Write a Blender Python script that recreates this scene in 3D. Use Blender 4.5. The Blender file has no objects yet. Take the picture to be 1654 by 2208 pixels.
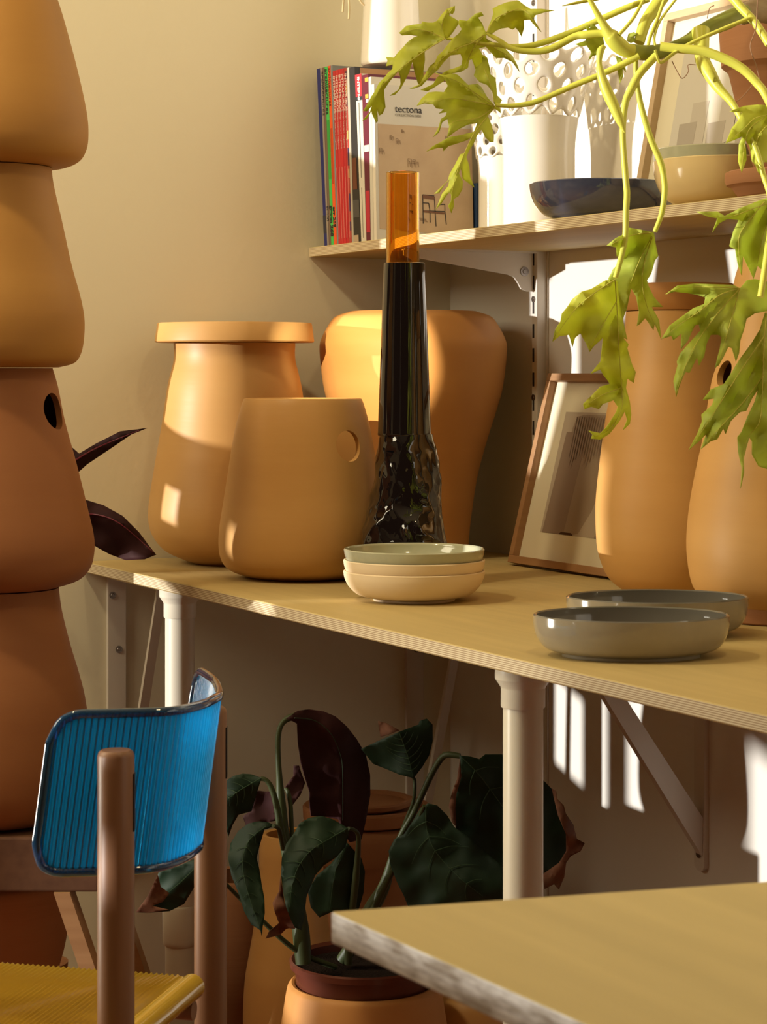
import bpy, bmesh, math, random
from mathutils import Vector, Matrix, noise
from mathutils.geometry import delaunay_2d_cdt
random.seed(7)
SC = bpy.context.scene
COL = SC.collection

# ------------------------------------------------------------------ camera, light, exposure
S = 0.8                                   # survey units -> metres
FPX = 4700.0; CX0 = 827.0; HY = 805.0
CAM = Vector((4.41*S, -2.473*S, 1.07))
FW = Vector((-.8868, .4621, 0)); RT = Vector((.4621, .8868, 0))
TZ = 0.75                                 # table top
cd = bpy.data.cameras.new('camera'); cam = bpy.data.objects.new('camera', cd); COL.objects.link(cam)
cam.location = CAM; cam.rotation_euler = (math.pi/2, 0, math.atan2(.8868, .4621))
cd.sensor_width = 36; cd.sensor_height = 36; cd.sensor_fit = 'AUTO'
cd.lens = FPX*36/2208; cd.shift_y = -(1104-HY)/2208
cd.dof.use_dof = True; cd.dof.focus_distance = 3.1; cd.dof.aperture_fstop = 21
cd.clip_start = .05
SC.camera = cam
SC.view_settings.view_transform = 'Standard'; SC.view_settings.look = 'None'
SC.view_settings.gamma = 1; SC.view_settings.use_curve_mapping = False
SC.view_settings.exposure = 0.0
W = bpy.data.worlds.new('world'); SC.world = W; W.use_nodes = True
W.node_tree.nodes['Background'].inputs[0].default_value = (1.0, .38, .16, 1)
W.node_tree.nodes['Background'].inputs[1].default_value = 0.06

def light(name, kind, loc, energy, color, size=None, target=None, direction=None, sizey=None, spread=None):
    l = bpy.data.lights.new(name, kind); o = bpy.data.objects.new(name, l); COL.objects.link(o)
    o.location = loc; l.energy = energy; l.color = color
    if kind == 'AREA':
        l.shape = 'RECTANGLE' if sizey else 'DISK'; l.size = size
        if sizey: l.size_y = sizey
        if spread: l.spread = spread
    if kind in ('SPOT', 'POINT') and size: l.shadow_soft_size = size
    dv = Vector(direction) if direction else (Vector(target)-Vector(loc) if target else None)
    if dv is not None: o.rotation_euler = dv.to_track_quat('-Z', 'Y').to_euler()
    return o
SUN_DIR = Vector((.243, .970, -.075)).normalized()
sun = light('sun', 'SUN', (-3, -6, 3), 5.0, (1.0, .97, .93), direction=SUN_DIR); sun.data.angle = math.radians(.7)
light('ceiling_or_added_spot', 'AREA', (.95, -1.75, 2.6), 15, (1.0, .82, .49), size=.14, target=(.1, -.35, 1.3))
light('ceiling_or_added_spot', 'AREA', (2.4, -.9, 2.65), 6.5, (1.0, .80, .44), size=.16, target=(2.2, -.95, .7))
sun_patch_lamp = light('ceiling_or_added_spot', 'SPOT', (2.62, -2.9, 1.85), 1500, (1.0, .90, .68), size=.012, target=(.285, -.32, 1.09)); sun_patch_lamp.data.spot_size = math.radians(3.9); sun_patch_lamp.data.spot_blend = .10  # added lamp, out of view, throws a sun patch on the corner vase
light('window_or_fill_glow', 'AREA', (.45, -2.75, 2.10), 30, (1.0, .88, .62), size=1.2, sizey=.9, target=(1.0, -.25, 1.1))
light('window_or_fill_glow', 'AREA', (.30, -2.45, .62), 3.0, (1.0, .93, .78), size=.45, sizey=.6, target=(1.40, -1.10, .58), spread=.95)  # added fill lamp inside the room, brightens chair back and posts

# ------------------------------------------------------------------ helpers
def P(px, py, d):
    d = d*S; k = (px-CX0)/FPX
    v = CAM + FW*d + RT*(k*d); v.z = CAM.z-(py-HY)/FPX*d
    return v
def back_d(px, y=0.0):      # survey depth where the ray of column px meets the plane Y = y (metres)
    k = (px-CX0)/FPX
    return (y-CAM.y)/(.4621+.8868*k)/S
def left_d(px, x=0.0):
    k = (px-CX0)/FPX
    return (CAM.x-x)/(.8868-.4621*k)/S
def xz(px, py, y): return P(px, py, back_d(px, y))
def table_d(y): return .4*FPX/(y-HY)

def setp(o, label=None, cat=None, group=None, kind=None):
    if label: o['label'] = label
    if cat: o['category'] = cat
    if group: o['group'] = group
    if kind: o['kind'] = kind
    return o
def empty(name, loc):
    o = bpy.data.objects.new(name, None); o.location = loc; o.empty_display_size = .05; COL.objects.link(o); return o
def mk(name, bm, mat, parent=None, origin=None, smooth=True, ang=40):
    """one mesh object from a bmesh given in world coordinates"""
    me = bpy.data.meshes.new(name)
    if parent is not None:
        org = Vector((0, 0, 0)); p = parent
        while p is not None: org += p.location; p = p.parent
    else:
        org = Vector(origin) if origin is not None else Vector((0, 0, 0))
    bmesh.ops.translate(bm, verts=bm.verts, vec=-org)
    bmesh.ops.recalc_face_normals(bm, faces=bm.faces)
    bm.to_mesh(me); bm.free()
    if smooth:
        me.shade_smooth(); me.set_sharp_from_angle(angle=math.radians(ang))
    o = bpy.data.objects.new(name, me); COL.objects.link(o)
    for m in (mat if isinstance(mat, (list, tuple)) else [mat]): me.materials.append(m)
    if parent is not None: o.parent = parent
    else: o.location = org
    return o
def bev(o, w, n=2):
    m = o.modifiers.new('bevel', 'BEVEL'); m.width = w; m.segments = n; m.limit_method = 'ANGLE'; return o
def box(bm, a, b):
    a = Vector(a); b = Vector(b)
    vs = [bm.verts.new((x, y, z)) for x in (a.x, b.x) for y in (a.y, b.y) for z in (a.z, b.z)]
    for f in ((0,1,3,2),(4,6,7,5),(0,4,5,1),(2,3,7,6),(0,2,6,4),(1,5,7,3)): bm.faces.new([vs[i] for i in f])
    return vs
def hexa(bm, bot, top):
    """prism between two lists of points"""
    n = len(bot); b = [bm.verts.new(p) for p in bot]; t = [bm.verts.new(p) for p in top]
    bm.faces.new(b[::-1]); bm.faces.new(t)
    for i in range(n): bm.faces.new((b[i], b[(i+1) % n], t[(i+1) % n], t[i]))
def lathe(bm, prof, cx, cy, seg=96, sx=1, sy=1, ax=None):
    """prof list of (r,z); r=0 closes"""
    rings = []
    for r, z in prof:
        if r < 1e-6: rings.append([bm.verts.new((cx, cy, z))])
        else:
            ring = []
            for i in range(seg):
                t = 2*math.pi*i/seg; v = Vector((math.cos(t)*r*sx, math.sin(t)*r*sy, 0))
                if ax: v = ax @ v
                ring.append(bm.verts.new((cx+v.x, cy+v.y, z)))
            rings.append(ring)
    for a, b in zip(rings, rings[1:]):
        if len(a) == 1 and len(b) == 1: continue
        for i in range(seg):
            j = (i+1) % seg
            if len(a) == 1: bm.faces.new((a[0], b[j], b[i]))
            elif len(b) == 1: bm.faces.new((a[i], a[j], b[0]))
            else: bm.faces.new((a[i], a[j], b[j], b[i]))
    return rings
def smooth_prof(pts, n=6):
    """Catmull-Rom through (r,z) points"""
    out = []
    P_ = [pts[0]]+list(pts)+[pts[-1]]
    for i in range(1, len(P_)-2):
        p0, p1, p2, p3 = P_[i-1], P_[i], P_[i+1], P_[i+2]
        for k in range(n):
            t = k/n
            out.append(tuple(.5*((2*b)+(-a+c)*t+(2*a-5*b+4*c-d)*t*t+(-a+3*b-3*c+d)*t**3) for a, b, c, d in zip(p0, p1, p2, p3)))
    out.append(tuple(pts[-1])); return out
def tube(bm, pts, rad, seg=12, n=6, cap=True, flat=1.0):
    pts = [Vector(p) for p in pts]
    if not isinstance(rad, (list, tuple)): rad = [rad]*len(pts)
    if n > 1:
        q = smooth_prof([tuple(p)+(r,) for p, r in zip(pts, rad)], n)
        pts = [Vector(a[:3]) for a in q]; rad = [max(a[3], 1e-5) for a in q]
    rings = []; up = None
    for i, p in enumerate(pts):
        t = (pts[min(i+1, len(pts)-1)]-pts[max(i-1, 0)]).normalized()
        if up is None: up = t.orthogonal().normalized()
        up = (up-t*up.dot(t)).normalized(); sd = t.cross(up)
        rings.append([bm.verts.new(p+(up*math.cos(2*math.pi*k/seg)+sd*math.sin(2*math.pi*k/seg)*flat)*rad[i]) for k in range(seg)])
    for a, b in zip(rings, rings[1:]):
        for k in range(seg): bm.faces.new((a[k], a[(k+1) % seg], b[(k+1) % seg], b[k]))
    if cap: bm.faces.new(rings[0][::-1]); bm.faces.new(rings[-1])
def apply_bool(o, cutter):
    m = o.modifiers.new('b', 'BOOLEAN'); m.operation = 'DIFFERENCE'; m.object = cutter; m.solver = 'EXACT'
    dg = bpy.context.evaluated_depsgraph_get(); dg.update()
    me = bpy.data.meshes.new_from_object(o.evaluated_get(dg)); o.modifiers.clear(); old = o.data; o.data = me
    me.shade_smooth(); me.set_sharp_from_angle(angle=math.radians(40))
    bpy.data.objects.remove(cutter)
def drill(o, center, direction, r, L=.08):
    bm = bmesh.new(); d = Vector(direction).normalized()
    rot = d.to_track_quat('Z', 'Y').to_matrix().to_4x4()
    bmesh.ops.create_cone(bm, cap_ends=True, segments=40, radius1=r, radius2=r, depth=L, matrix=Matrix.Translation(center) @ rot)
    c = mk('hole_cutter', bm, [], None, (0, 0, 0)); apply_bool(o, c)
def text(body, size, mat, parent, origin, right, up, name='lettering', align='LEFT', extrude=.0002, bold=0.0):
    c = bpy.data.curves.new(name, 'FONT'); c.body = body; c.size = size; c.align_x = align; c.extrude = extrude; c.offset = bold
    o = bpy.data.objects.new(name, c); COL.objects.link(o)
    dg = bpy.context.evaluated_depsgraph_get(); dg.update()
    me = bpy.data.meshes.new_from_object(o.evaluated_get(dg)); bpy.data.objects.remove(o)
    right = Vector(right).normalized(); up = Vector(up).normalized(); nn = right.cross(up)
    M = Matrix((right, up, nn)).transposed().to_4x4(); M.translation = Vector(origin)
    me.transform(M); bm = bmesh.new(); bm.from_mesh(me)
    return mk(name, bm, mat, parent, smooth=False)

# ------------------------------------------------------------------ materials
def mat(name, col, rough=.5, spec=.5, metal=0, trans=0, ior=1.45, coat=0, sheen=0, bump=None, var=None, sub=None):
    m = bpy.data.materials.new(name); m.use_nodes = True; nt = m.node_tree; b = nt.nodes['Principled BSDF']
    b.inputs['Base Color'].default_value = (*col, 1); b.inputs['Roughness'].default_value = rough
    b.inputs['Specular IOR Level'].default_value = spec; b.inputs['Metallic'].default_value = metal
    b.inputs['Transmission Weight'].default_value = trans; b.inputs['IOR'].default_value = ior
    b.inputs['Coat Weight'].default_value = coat
    if sub: b.inputs['Subsurface Weight'].default_value = sub; b.inputs['Subsurface Radius'].default_value = (.01, .006, .003)
    tc = nt.nodes.new('ShaderNodeTexCoord')
    if var:      # (scale vec, strength, second colour)
        mp = nt.nodes.new('ShaderNodeMapping'); mp.inputs['Scale'].default_value = var[0]
        n = nt.nodes.new('ShaderNodeTexNoise'); n.inputs['Scale'].default_value = 1; n.inputs['Detail'].default_value = 5
        r = nt.nodes.new('ShaderNodeMapRange'); r.inputs[1].default_value = .3; r.inputs[2].default_value = .7; r.inputs[4].default_value = var[1]
        x = nt.nodes.new('ShaderNodeMix'); x.data_type = 'RGBA'
        x.inputs[6].default_value = (*col, 1); x.inputs[7].default_value = (*var[2], 1)
        L = nt.links.new
        L(tc.outputs['Object'], mp.inputs[0]); L(mp.outputs[0], n.inputs[0]); L(n.outputs[0], r.inputs[0]); L(r.outputs[0], x.inputs[0])
        L(x.outputs[2], b.inputs['Base Color'])
    if bump:     # (scale vec, distance)
        mp = nt.nodes.new('ShaderNodeMapping'); mp.inputs['Scale'].default_value = bump[0]
        n = nt.nodes.new('ShaderNodeTexNoise'); n.inputs['Scale'].default_value = 1; n.inputs['Detail'].default_value = 4
        u = nt.nodes.new('ShaderNodeBump'); u.inputs['Distance'].default_value = bump[1]; u.inputs['Strength'].default_value = 1
        nt.links.new(tc.outputs['Object'], mp.inputs[0]); nt.links.new(mp.outputs[0], n.inputs[0]); nt.links.new(n.outputs[0], u.inputs['Height'])
        nt.links.new(u.outputs[0], b.inputs['Normal'])
    return m
def plymat(name, face, light_c, dark_c, rough=.55, pitch=.0026, worn=False):
    m = mat(name, face, rough, .3, var=((3, 40, 3), .6, tuple(c*.80 for c in face)))
    nt = m.node_tree; b = nt.nodes['Principled BSDF']; L = nt.links.new
    lk = b.inputs['Base Color'].links[0].from_socket
    tc = nt.nodes.new('ShaderNodeTexCoord'); sp = nt.nodes.new('ShaderNodeSeparateXYZ'); L(tc.outputs['Object'], sp.inputs[0])
    def mth(op, a, b_=None):
        n = nt.nodes.new('ShaderNodeMath'); n.operation = op
        if hasattr(a, 'links'): L(a, n.inputs[0])
        else: n.inputs[0].default_value = a
        if b_ is not None:
            if hasattr(b_, 'links'): L(b_, n.inputs[1])
            else: n.inputs[1].default_value = b_
        return n.outputs[0]
    st = mth('PINGPONG', mth('DIVIDE', sp.outputs[2], pitch), 1.0)
    rp = nt.nodes.new('ShaderNodeValToRGB'); rp.color_ramp.elements[0].position = .35; rp.color_ramp.elements[1].position = .62
    rp.color_ramp.elements[0].color = (*dark_c, 1); rp.color_ramp.elements[1].color = (*light_c, 1); L(st, rp.inputs[0])
    edge = rp.outputs[0]
    if worn:
        mp = nt.nodes.new('ShaderNodeMapping'); mp.inputs['Scale'].default_value = (45, 45, 150); L(tc.outputs['Object'], mp.inputs[0])
        nz = nt.nodes.new('ShaderNodeTexNoise'); nz.inputs['Scale'].default_value = 1; nz.inputs['Detail'].default_value = 6; L(mp.outputs[0], nz.inputs[0])
        r2 = nt.nodes.new('ShaderNodeValToRGB'); r2.color_ramp.elements[0].position = .38; r2.color_ramp.elements[1].position = .62
        r2.color_ramp.elements[0].color = (.30, .25, .19, 1); r2.color_ramp.elements[1].color = (.74, .72, .66, 1); L(nz.outputs[0], r2.inputs[0])
        mx = nt.nodes.new('ShaderNodeMix'); mx.data_type = 'RGBA'; mx.inputs[0].default_value = .72; L(edge, mx.inputs[6]); L(r2.outputs[0], mx.inputs[7]); edge = mx.outputs[2]
    ge = nt.nodes.new('ShaderNodeNewGeometry'); s2 = nt.nodes.new('ShaderNodeSeparateXYZ'); L(ge.outputs['True Normal'], s2.inputs[0])
    k = mth('GREATER_THAN', mth('ABSOLUTE', s2.outputs[2]), .6)
    x = nt.nodes.new('ShaderNodeMix'); x.data_type = 'RGBA'; L(k, x.inputs[0]); L(edge, x.inputs[6]); L(lk, x.inputs[7])
    L(x.outputs[2], b.inputs['Base Color'])
    return m
M = {}
M['wall'] = mat('wall_paint', (.76, .70, .53), .75, .2, bump=((60, 60, 60), .0004))
M['wallb'] = mat('wall_paint_white', (.78, .74, .66), .7, .25, bump=((30, 30, 30), .0008), var=((2, 2, 2), .35, (.66, .60, .52)))
M['floor'] = mat('floor_red_bounce', (.34, .11, .045), .6, .3, var=((2, 2, 2), .6, (.20, .065, .028)))  # unseen floor, red picked so its bounce warms the shade
M['ceil'] = mat('ceiling_paint', (.75, .68, .55), .8)
M['ply'] = plymat('birch_plywood', (.58, .44, .19), (.74, .64, .44), (.40, .28, .16), pitch=.00118)
M['ply_low'] = plymat('worn_plywood', (.58, .45, .19), (.60, .54, .42), (.34, .27, .19), pitch=.0022, worn=True)
M['terra'] = mat('terracotta', (.53, .255, .075), .6, .35, var=((3, 3, 14), .7, (.47, .20, .05)), bump=((4, 4, 70), .0003))
M['terra_p'] = mat('terracotta_pale', (.63, .355, .12), .45, .4, var=((3, 3, 14), .7, (.56, .29, .085)), bump=((4, 4, 70), .0003))
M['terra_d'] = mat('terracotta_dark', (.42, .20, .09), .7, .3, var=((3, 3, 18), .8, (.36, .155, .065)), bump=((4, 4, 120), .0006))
M['terra_s'] = mat('terracotta_ochre', (.46, .235, .055), .6, .35, var=((3, 3, 14), .7, (.40, .19, .045)), bump=((4, 4, 70), .0003))
M['terra_r'] = mat('terracotta_red', (.34, .14, .05), .65, .3, var=((3, 3, 14), .7, (.29, .11, .04)), bump=((4, 4, 70), .0003))
M['porc'] = mat('white_porcelain', (.86, .82, .74), .12, .5, coat=.4)
M['cream'] = mat('cream_bisque', (.82, .66, .44), .5, .4)
M['celadon'] = mat('celadon_glaze', (.47, .47, .33), .12, .5, coat=.5, var=((120, 120, 120), .5, (.40, .42, .30)))
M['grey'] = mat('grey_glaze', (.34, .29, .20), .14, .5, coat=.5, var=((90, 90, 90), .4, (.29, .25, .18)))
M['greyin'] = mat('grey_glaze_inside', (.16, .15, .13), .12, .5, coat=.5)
M['blue'] = mat('blue_glaze', (.035, .05, .12), .07, .6, coat=.8, var=((14, 14, 25), 1, (.11, .12, .20)))
M['custard'] = mat('custard_glaze', (.80, .62, .32), .15, .5, coat=.4)
M['black'] = mat('black_glass', (.0035, .004, .006), .045, .6, coat=1)
M['amber'] = mat('amber_glass', (.93, .58, .13), .02, .5, trans=1, ior=1.48)
M['white'] = mat('white_plastic_tube', (.74, .68, .54), .3, .5)
M['steel'] = mat('white_enamelled_steel', (.66, .60, .52), .4, .5)
M['screw'] = mat('screw_steel', (.25, .22, .2), .3, metal=1)
M['slot'] = mat('dark_slot', (.02, .015, .012), .8)
M['oak'] = mat('oak_frame', (.40, .22, .10), .5, .4, var=((4, 4, 60), .8, (.30, .15, .065)))
M['oak_l'] = mat('pale_oak_frame', (.60, .44, .27), .5, .4, var=((4, 4, 60), .8, (.5, .35, .20)))
M['mount'] = mat('picture_mount', (.76, .70, .52), .35, .5)
M['beech'] = mat('beech_wood', (.25, .125, .06), .4, .45, var=((60, 60, 3), .7, (.19, .085, .04)))
M['stool'] = mat('dark_stained_wood', (.13, .06, .03), .6, .3, var=((3, 60, 60), .8, (.09, .04, .02)))
M['leaf'] = mat('lime_leaf', (.62, .70, .09), .42, .35, var=((9, 9, 9), 1, (.72, .72, .11)))
M['leaf_g'] = mat('green_lime_leaf', (.52, .64, .08), .42, .35, var=((9, 9, 9), 1, (.64, .68, .14)))
M['stem'] = mat('yellow_green_stem', (.64, .62, .085), .38, .4, var=((12, 12, 12), 1, (.56, .58, .08)))
M['stem_g'] = mat('green_stem', (.16, .20, .03), .4, .4, var=((14, 14, 14), 1, (.40, .40, .08)))
M['bark'] = mat('tan_bark', (.36, .27, .15), .8, .2, var=((60, 20, 60), 1, (.22, .15, .08)))
M['root'] = mat('brown_root', (.28, .15, .07), .7)
M['dleaf'] = mat('dark_green_leaf', (.007, .018, .010), .55, .25, var=((14, 14, 14), 1, (.012, .032, .014)))
M['pleaf'] = mat('purple_leaf', (.026, .010, .010), .65, .12, var=((10, 10, 10), 1, (.055, .02, .02)))
M['brleaf'] = mat('dried_leaf', (.20, .085, .045), .75, .2, var=((30, 30, 30), 1, (.09, .035, .02)))
M['dstem'] = mat('dark_stem', (.035, .045, .015), .5, .3)
M['dvein'] = mat('pale_leaf_vein', (.03, .06, .028), .5, .3)
M['lvein'] = mat('lime_leaf_vein', (.50, .46, .07), .45, .3)
M['plast'] = mat('brown_plastic', (.10, .028, .016), .25, .5)
M['soil'] = mat('potting_soil', (.02, .013, .01), .95, .1, bump=((300, 300, 300), .006))
M['seat'] = mat('amber_yellow_plastic', (.56, .36, .04), .15, .5, coat=.5)
M['straw'] = mat('straw', (.55, .42, .22), .7)
def translucent(m, fac=.35, col=None):
    nt = m.node_tree; b = nt.nodes['Principled BSDF']; t = nt.nodes.new('ShaderNodeBsdfTranslucent'); x = nt.nodes.new('ShaderNodeMixShader')
    if col: t.inputs[0].default_value = (*col, 1)
    elif b.inputs['Base Color'].links: nt.links.new(b.inputs['Base Color'].links[0].from_socket, t.inputs[0])
    else: t.inputs[0].default_value = b.inputs['Base Color'].default_value
    x.inputs[0].default_value = fac
    nt.links.new(b.outputs[0], x.inputs[1]); nt.links.new(t.outputs[0], x.inputs[2])
    nt.links.new(x.outputs[0], nt.nodes['Material Output'].inputs[0])
for k_ in ('leaf', 'leaf_g'): translucent(M[k_], .52)
M['bluep'] = mat('blue_ribbed_plastic', (.01, .26, .52), .06, .6, trans=.85, ior=1.45, coat=.15)
translucent(M['bluep'], .30, (.03, .50, .85))
M['bluerim_groove_shade'] = mat('deep_blue_rim_groove_shade', (.012, .10, .22), .06, .6, trans=.7, ior=1.4, coat=1)
M['glaze'] = mat('picture_glass', (1, 1, 1), .0, .5, trans=1, ior=1.02)

# ------------------------------------------------------------------ setting
H = 2.75
def struct(name, bm, m, origin=(0, 0, 0), **k):
    return setp(mk(name, bm, m, None, origin, **k), kind='structure')
bm = bmesh.new(); box(bm, (-.1, -4.6, -.05), (4.8, .1, 0)); struct('floor', bm, M['floor'], smooth=False)
bm = bmesh.new(); box(bm, (-.1, -4.6, H), (4.8, .1, H+.05)); struct('ceiling', bm, M['ceil'], smooth=False)
bm = bmesh.new(); box(bm, (0, 0, 0), (4.8, .1, H)); struct('wall_back', bm, M['wallb'], smooth=False)
# left and front wall, solid but for unseen openings shaped to place sun patches
def wall_with_sun_openings(name, fixed0, fixed1, axis, a0, a1, sun_openings):
    """axis 'y': wall in the plane x = fixed; panes = (lo, hi, z0, z1) along the axis"""
    ys = sorted({a0, a1, *[a for o in sun_openings for a in o[:2]]}); zs = sorted({0.0, H, *[a for o in sun_openings for a in o[2:]]})
    bm = bmesh.new()
    for a, b in zip(ys, ys[1:]):
        run = None
        for c, d in list(zip(zs, zs[1:]))+[(H, H)]:
            hole = c == d or any(o[0] < (a+b)/2 < o[1] and o[2] < (c+d)/2 < o[3] for o in sun_openings)
            if hole:
                if run: box(bm, (fixed0, a, run[0]) if axis == 'y' else (a, fixed0, run[0]), (fixed1, b, run[1]) if axis == 'y' else (b, fixed1, run[1]))
                run = None
            else: run = (run[0] if run else c, d)
    return struct(name, bm, M['wall'], smooth=False)
SUN_OPENINGS_L = [(-3.6, -1.41, 1.34, 2.35), (-1.41, -.88, 1.50, 2.35), (-1.80, -1.14, 1.03, 1.34), (-3.86, -3.05, .96, 1.22), (-1.52, -1.34, .885, .945), (-2.52, -2.38, .93, .975),
           (-2.5, -1.66, .795, .865), (-2.14, -1.90, .27, .795), (-1.85, -1.46, .52, .665), (-2.70, -2.34, .55, .78), (-3.20, -2.80, .28, .78), (-4.3, -3.62, .45, .80)]
SUN_OPENINGS_F = [(.30, .72, 1.45, 2.35), (.52, .80, .835, .885), (.52, .80, .97, 1.012), (1.4, 4.4, 1.0, 2.35)]
wall_with_sun_openings('wall_left', -.012, 0, 'y', -4.6, 0, SUN_OPENINGS_L)
wall_with_sun_openings('wall_front', -4.64, -4.6, 'x', 0, 4.8, SUN_OPENINGS_F)

# ------------------------------------------------------------------ worktop, tubes, brackets, shelf
TH = .018; TD = .897*S
bm = bmesh.new(); box(bm, (.002, -TD, TZ-TH), (3.3, -.002, TZ))
o = mk('plywood_worktop', bm, M['ply'], None, (.002, -TD, TZ), smooth=False); bev(o, .0012, 1)
setp(o, 'long plywood worktop with striped edge running along the wall', 'worktop')
SHT = 1.07+.2817*S; SHD = .365*S
bm = bmesh.new(); box(bm, (.002, -SHD, SHT-.017), (2.8, -.002, SHT))
o = mk('plywood_shelf', bm, M['ply'], None, (.002, -SHD, SHT), smooth=False); bev(o, .001, 1)
setp(o, 'upper plywood shelf above the worktop carrying magazines and white vases', 'shelf')

def tube_leg(px, label, coupling=False):
    y = -.837*S; d = back_d(px, y); c = P(px, 1500, d); x = c.x; r = .0234
    t = empty('support_tube', (x, y, 0)); setp(t, label, 'table support', 'tube supports of the worktop')
    bm = bmesh.new(); lathe(bm, [(0, 0), (r, 0), (r, TZ-.045), (0, TZ-.045)], x, y, 48); mk('pipe', bm, M['white'], t)
    zt = TZ-TH
    bm = bmesh.new(); lathe(bm, [(r, zt-.0485), (r*1.08, zt-.048)]+[(r*1.1, zt-.047), (r*1.1, zt-.026), (r*1.12, zt-.0245), (r*1.38, zt-.0155), (r*1.40, zt-.0145), (r*1.40, zt), (0, zt)], x, y, 48)
    mk('collar', bm, M['white'], t)
    if coupling:
        zc = P(px, 2035, d).z; z2 = P(px, 1955, d).z
        bm = bmesh.new(); lathe(bm, [(r, zc-.002), (r*1.10, zc), (r*1.16, zc+.006), (r*1.16, z2), (r*1.1, z2+.003), (r, z2+.004)], x, y, 48); mk('coupling', bm, M['white'], t)
    return t
tube_leg(1128, 'thick white support tube in the middle of the worktop front')
tube_leg(388, 'white support tube with coupling behind the blue backed chair', True)

def screw(px=None, pos=None, nrm=(0, -1, 0), parent=None, r=.0045):
    bm = bmesh.new(); rot = Vector(nrm).to_track_quat('Z', 'Y').to_matrix().to_4x4()
    bmesh.ops.create_cone(bm, cap_ends=True, segments=16, radius1=r, radius2=r*.6, depth=.003, matrix=Matrix.Translation(pos) @ rot)
    bmesh.ops.create_cone(bm, cap_ends=True, segments=16, radius1=r*1.35, radius2=r*1.35, depth=.001, matrix=Matrix.Translation(pos) @ rot)
    return mk('screw', bm, M['screw'], parent)
def bracket_left(px0, px1, ybot, label):
    a = P(px0, 1300, left_d(px0)); b = P(px1, 1300, left_d(px1)); y0, y1 = a.y, b.y
    zb = P(px0, ybot, left_d(px0)).z; zt = TZ-TH
    t = empty('shelf_bracket', (0, (y0+y1)/2, zb)); setp(t, label, 'bracket', 'steel brackets under the worktop')
    bm = bmesh.new(); box(bm, (0, y0, zb), (.008, y1, zt)); bev(mk('upright', bm, M['steel'], t, smooth=False), .001)
    ym = (y0+y1)/2; w = .004
    bm = bmesh.new(); box(bm, (.008, y0+.006, zt-.014), (.23, y1-.006, zt)); mk('arm', bm, M['steel'], t, smooth=False)
    bm = bmesh.new(); z0 = zb+.03
    hexa(bm, [(.008, ym-w, z0-.016), (.20, ym-w, zt-.03), (.20, ym-w, zt-.012), (.008, ym-w, z0+.016)], [(.008, ym+.012, z0-.016), (.20, ym+.012, zt-.03), (.20, ym+.012, zt-.012), (.008, ym+.012, z0+.016)])
    mk('strut', bm, M['steel'], t, smooth=False)
    for py, fx in ((1283, .3), (1400, .7)):
        p = P(px0+(px1-px0)*fx, py, left_d(px0)); screw(pos=(.0095, p.y, p.z), nrm=(1, 0, 0), parent=t)
    return t
bracket_left(229, 269, 1900, 'steel bracket on the wall left of the white tube with two screws')
bracket_left(873, 910, 1880, 'steel bracket on the shaded wall near the room corner')
# bracket on the back wall, bottom right
bx0 = P(1507, 1800, back_d(1507)).x; bx1 = P(1529, 1800, back_d(1529)).x; zb = P(1520, 1878, back_d(1520)).z; zt = TZ-TH
t = empty('shelf_bracket', ((bx0+bx1)/2, 0, zb)); setp(t, 'pale steel bracket with diagonal strut on the sunlit wall under the worktop', 'bracket', 'steel brackets under the worktop')
bm = bmesh.new(); n_ = 10; xs = [(bx0+bx1)/2+(bx1-bx0)/2*math.cos(math.pi+math.pi*i/n_) for i in range(n_+1)]; zs_ = [zb+(bx1-bx0)/2*(1+math.sin(math.pi+math.pi*i/n_)) for i in range(n_+1)]
pl = [(x, z) for x, z in zip(xs, zs_)]+[(bx1, zt), (bx0, zt)]
hexa(bm, [(x, 0, z) for x, z in pl], [(x, -.009, z) for x, z in pl]); mk('upright', bm, M['steel'], t, smooth=False)
xm = (bx0+bx1)/2
bm = bmesh.new(); box(bm, (bx0+.004, -.42, zt-.016), (bx1-.004, -.009, zt)); mk('arm', bm, M['steel'], t, smooth=False)
s0 = P(1511, 1800, back_d(1511)).z; yt = -.25
bm = bmesh.new(); hexa(bm, [(xm-.003, -.009, s0-.03), (xm-.003, yt-.03, zt-.012), (xm-.003, yt, zt-.012), (xm-.003, -.009, s0+.03)], [(xm+.010, -.009, s0-.03), (xm+.010, yt-.03, zt-.012), (xm+.010, yt, zt-.012), (xm+.010, -.009, s0+.03)])
mk('strut', bm, M['steel'], t, smooth=False)
sp = P(1512, 1838, back_d(1512)); screw(pos=(xm, -.0105, sp.z), nrm=(0, -1, 0), parent=t)

# slotted wall rail with shelf bracket
rx1 = P(1181, 700, back_d(1181)).x; rx0 = rx1-.017; RD = .022
rz0 = .82; rail = empty('slotted_rail', (rx0, 0, rz0)); setp(rail, 'white slotted steel rail screwed upright to the wall behind the shelf', 'wall rail')
bm = bmesh.new(); box(bm, (rx0, -RD, rz0), (rx1, 0, 2.3)); bev(mk('channel', bm, M['steel'], rail, smooth=False), .002, 3)
bm = bmesh.new(); z = rz0+.02
while z < 2.2:
    box(bm, (rx0+.004, -RD-.0006, z), (rx0+.009, -RD+.002, z+.024)); z += .0415
setp(mk('slot_row', bm, M['slot'], rail, smooth=False), kind='stuff')
for py in (645, 857, 5):
    p = P(1155, py, back_d(1155, -RD)); screw(pos=(rx0+.007, -RD-.001, p.z), nrm=(0, -1, 0), parent=rail, r=.004)
arm = empty('shelf_bracket', (rx0, -RD, SHT-.02)); setp(arm, 'white enamelled shelf bracket arm hooked into the slotted rail', 'bracket')
bm = bmesh.new(); zt2 = SHT-.017; xa = rx0+.002; xb = rx0+.006
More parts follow.
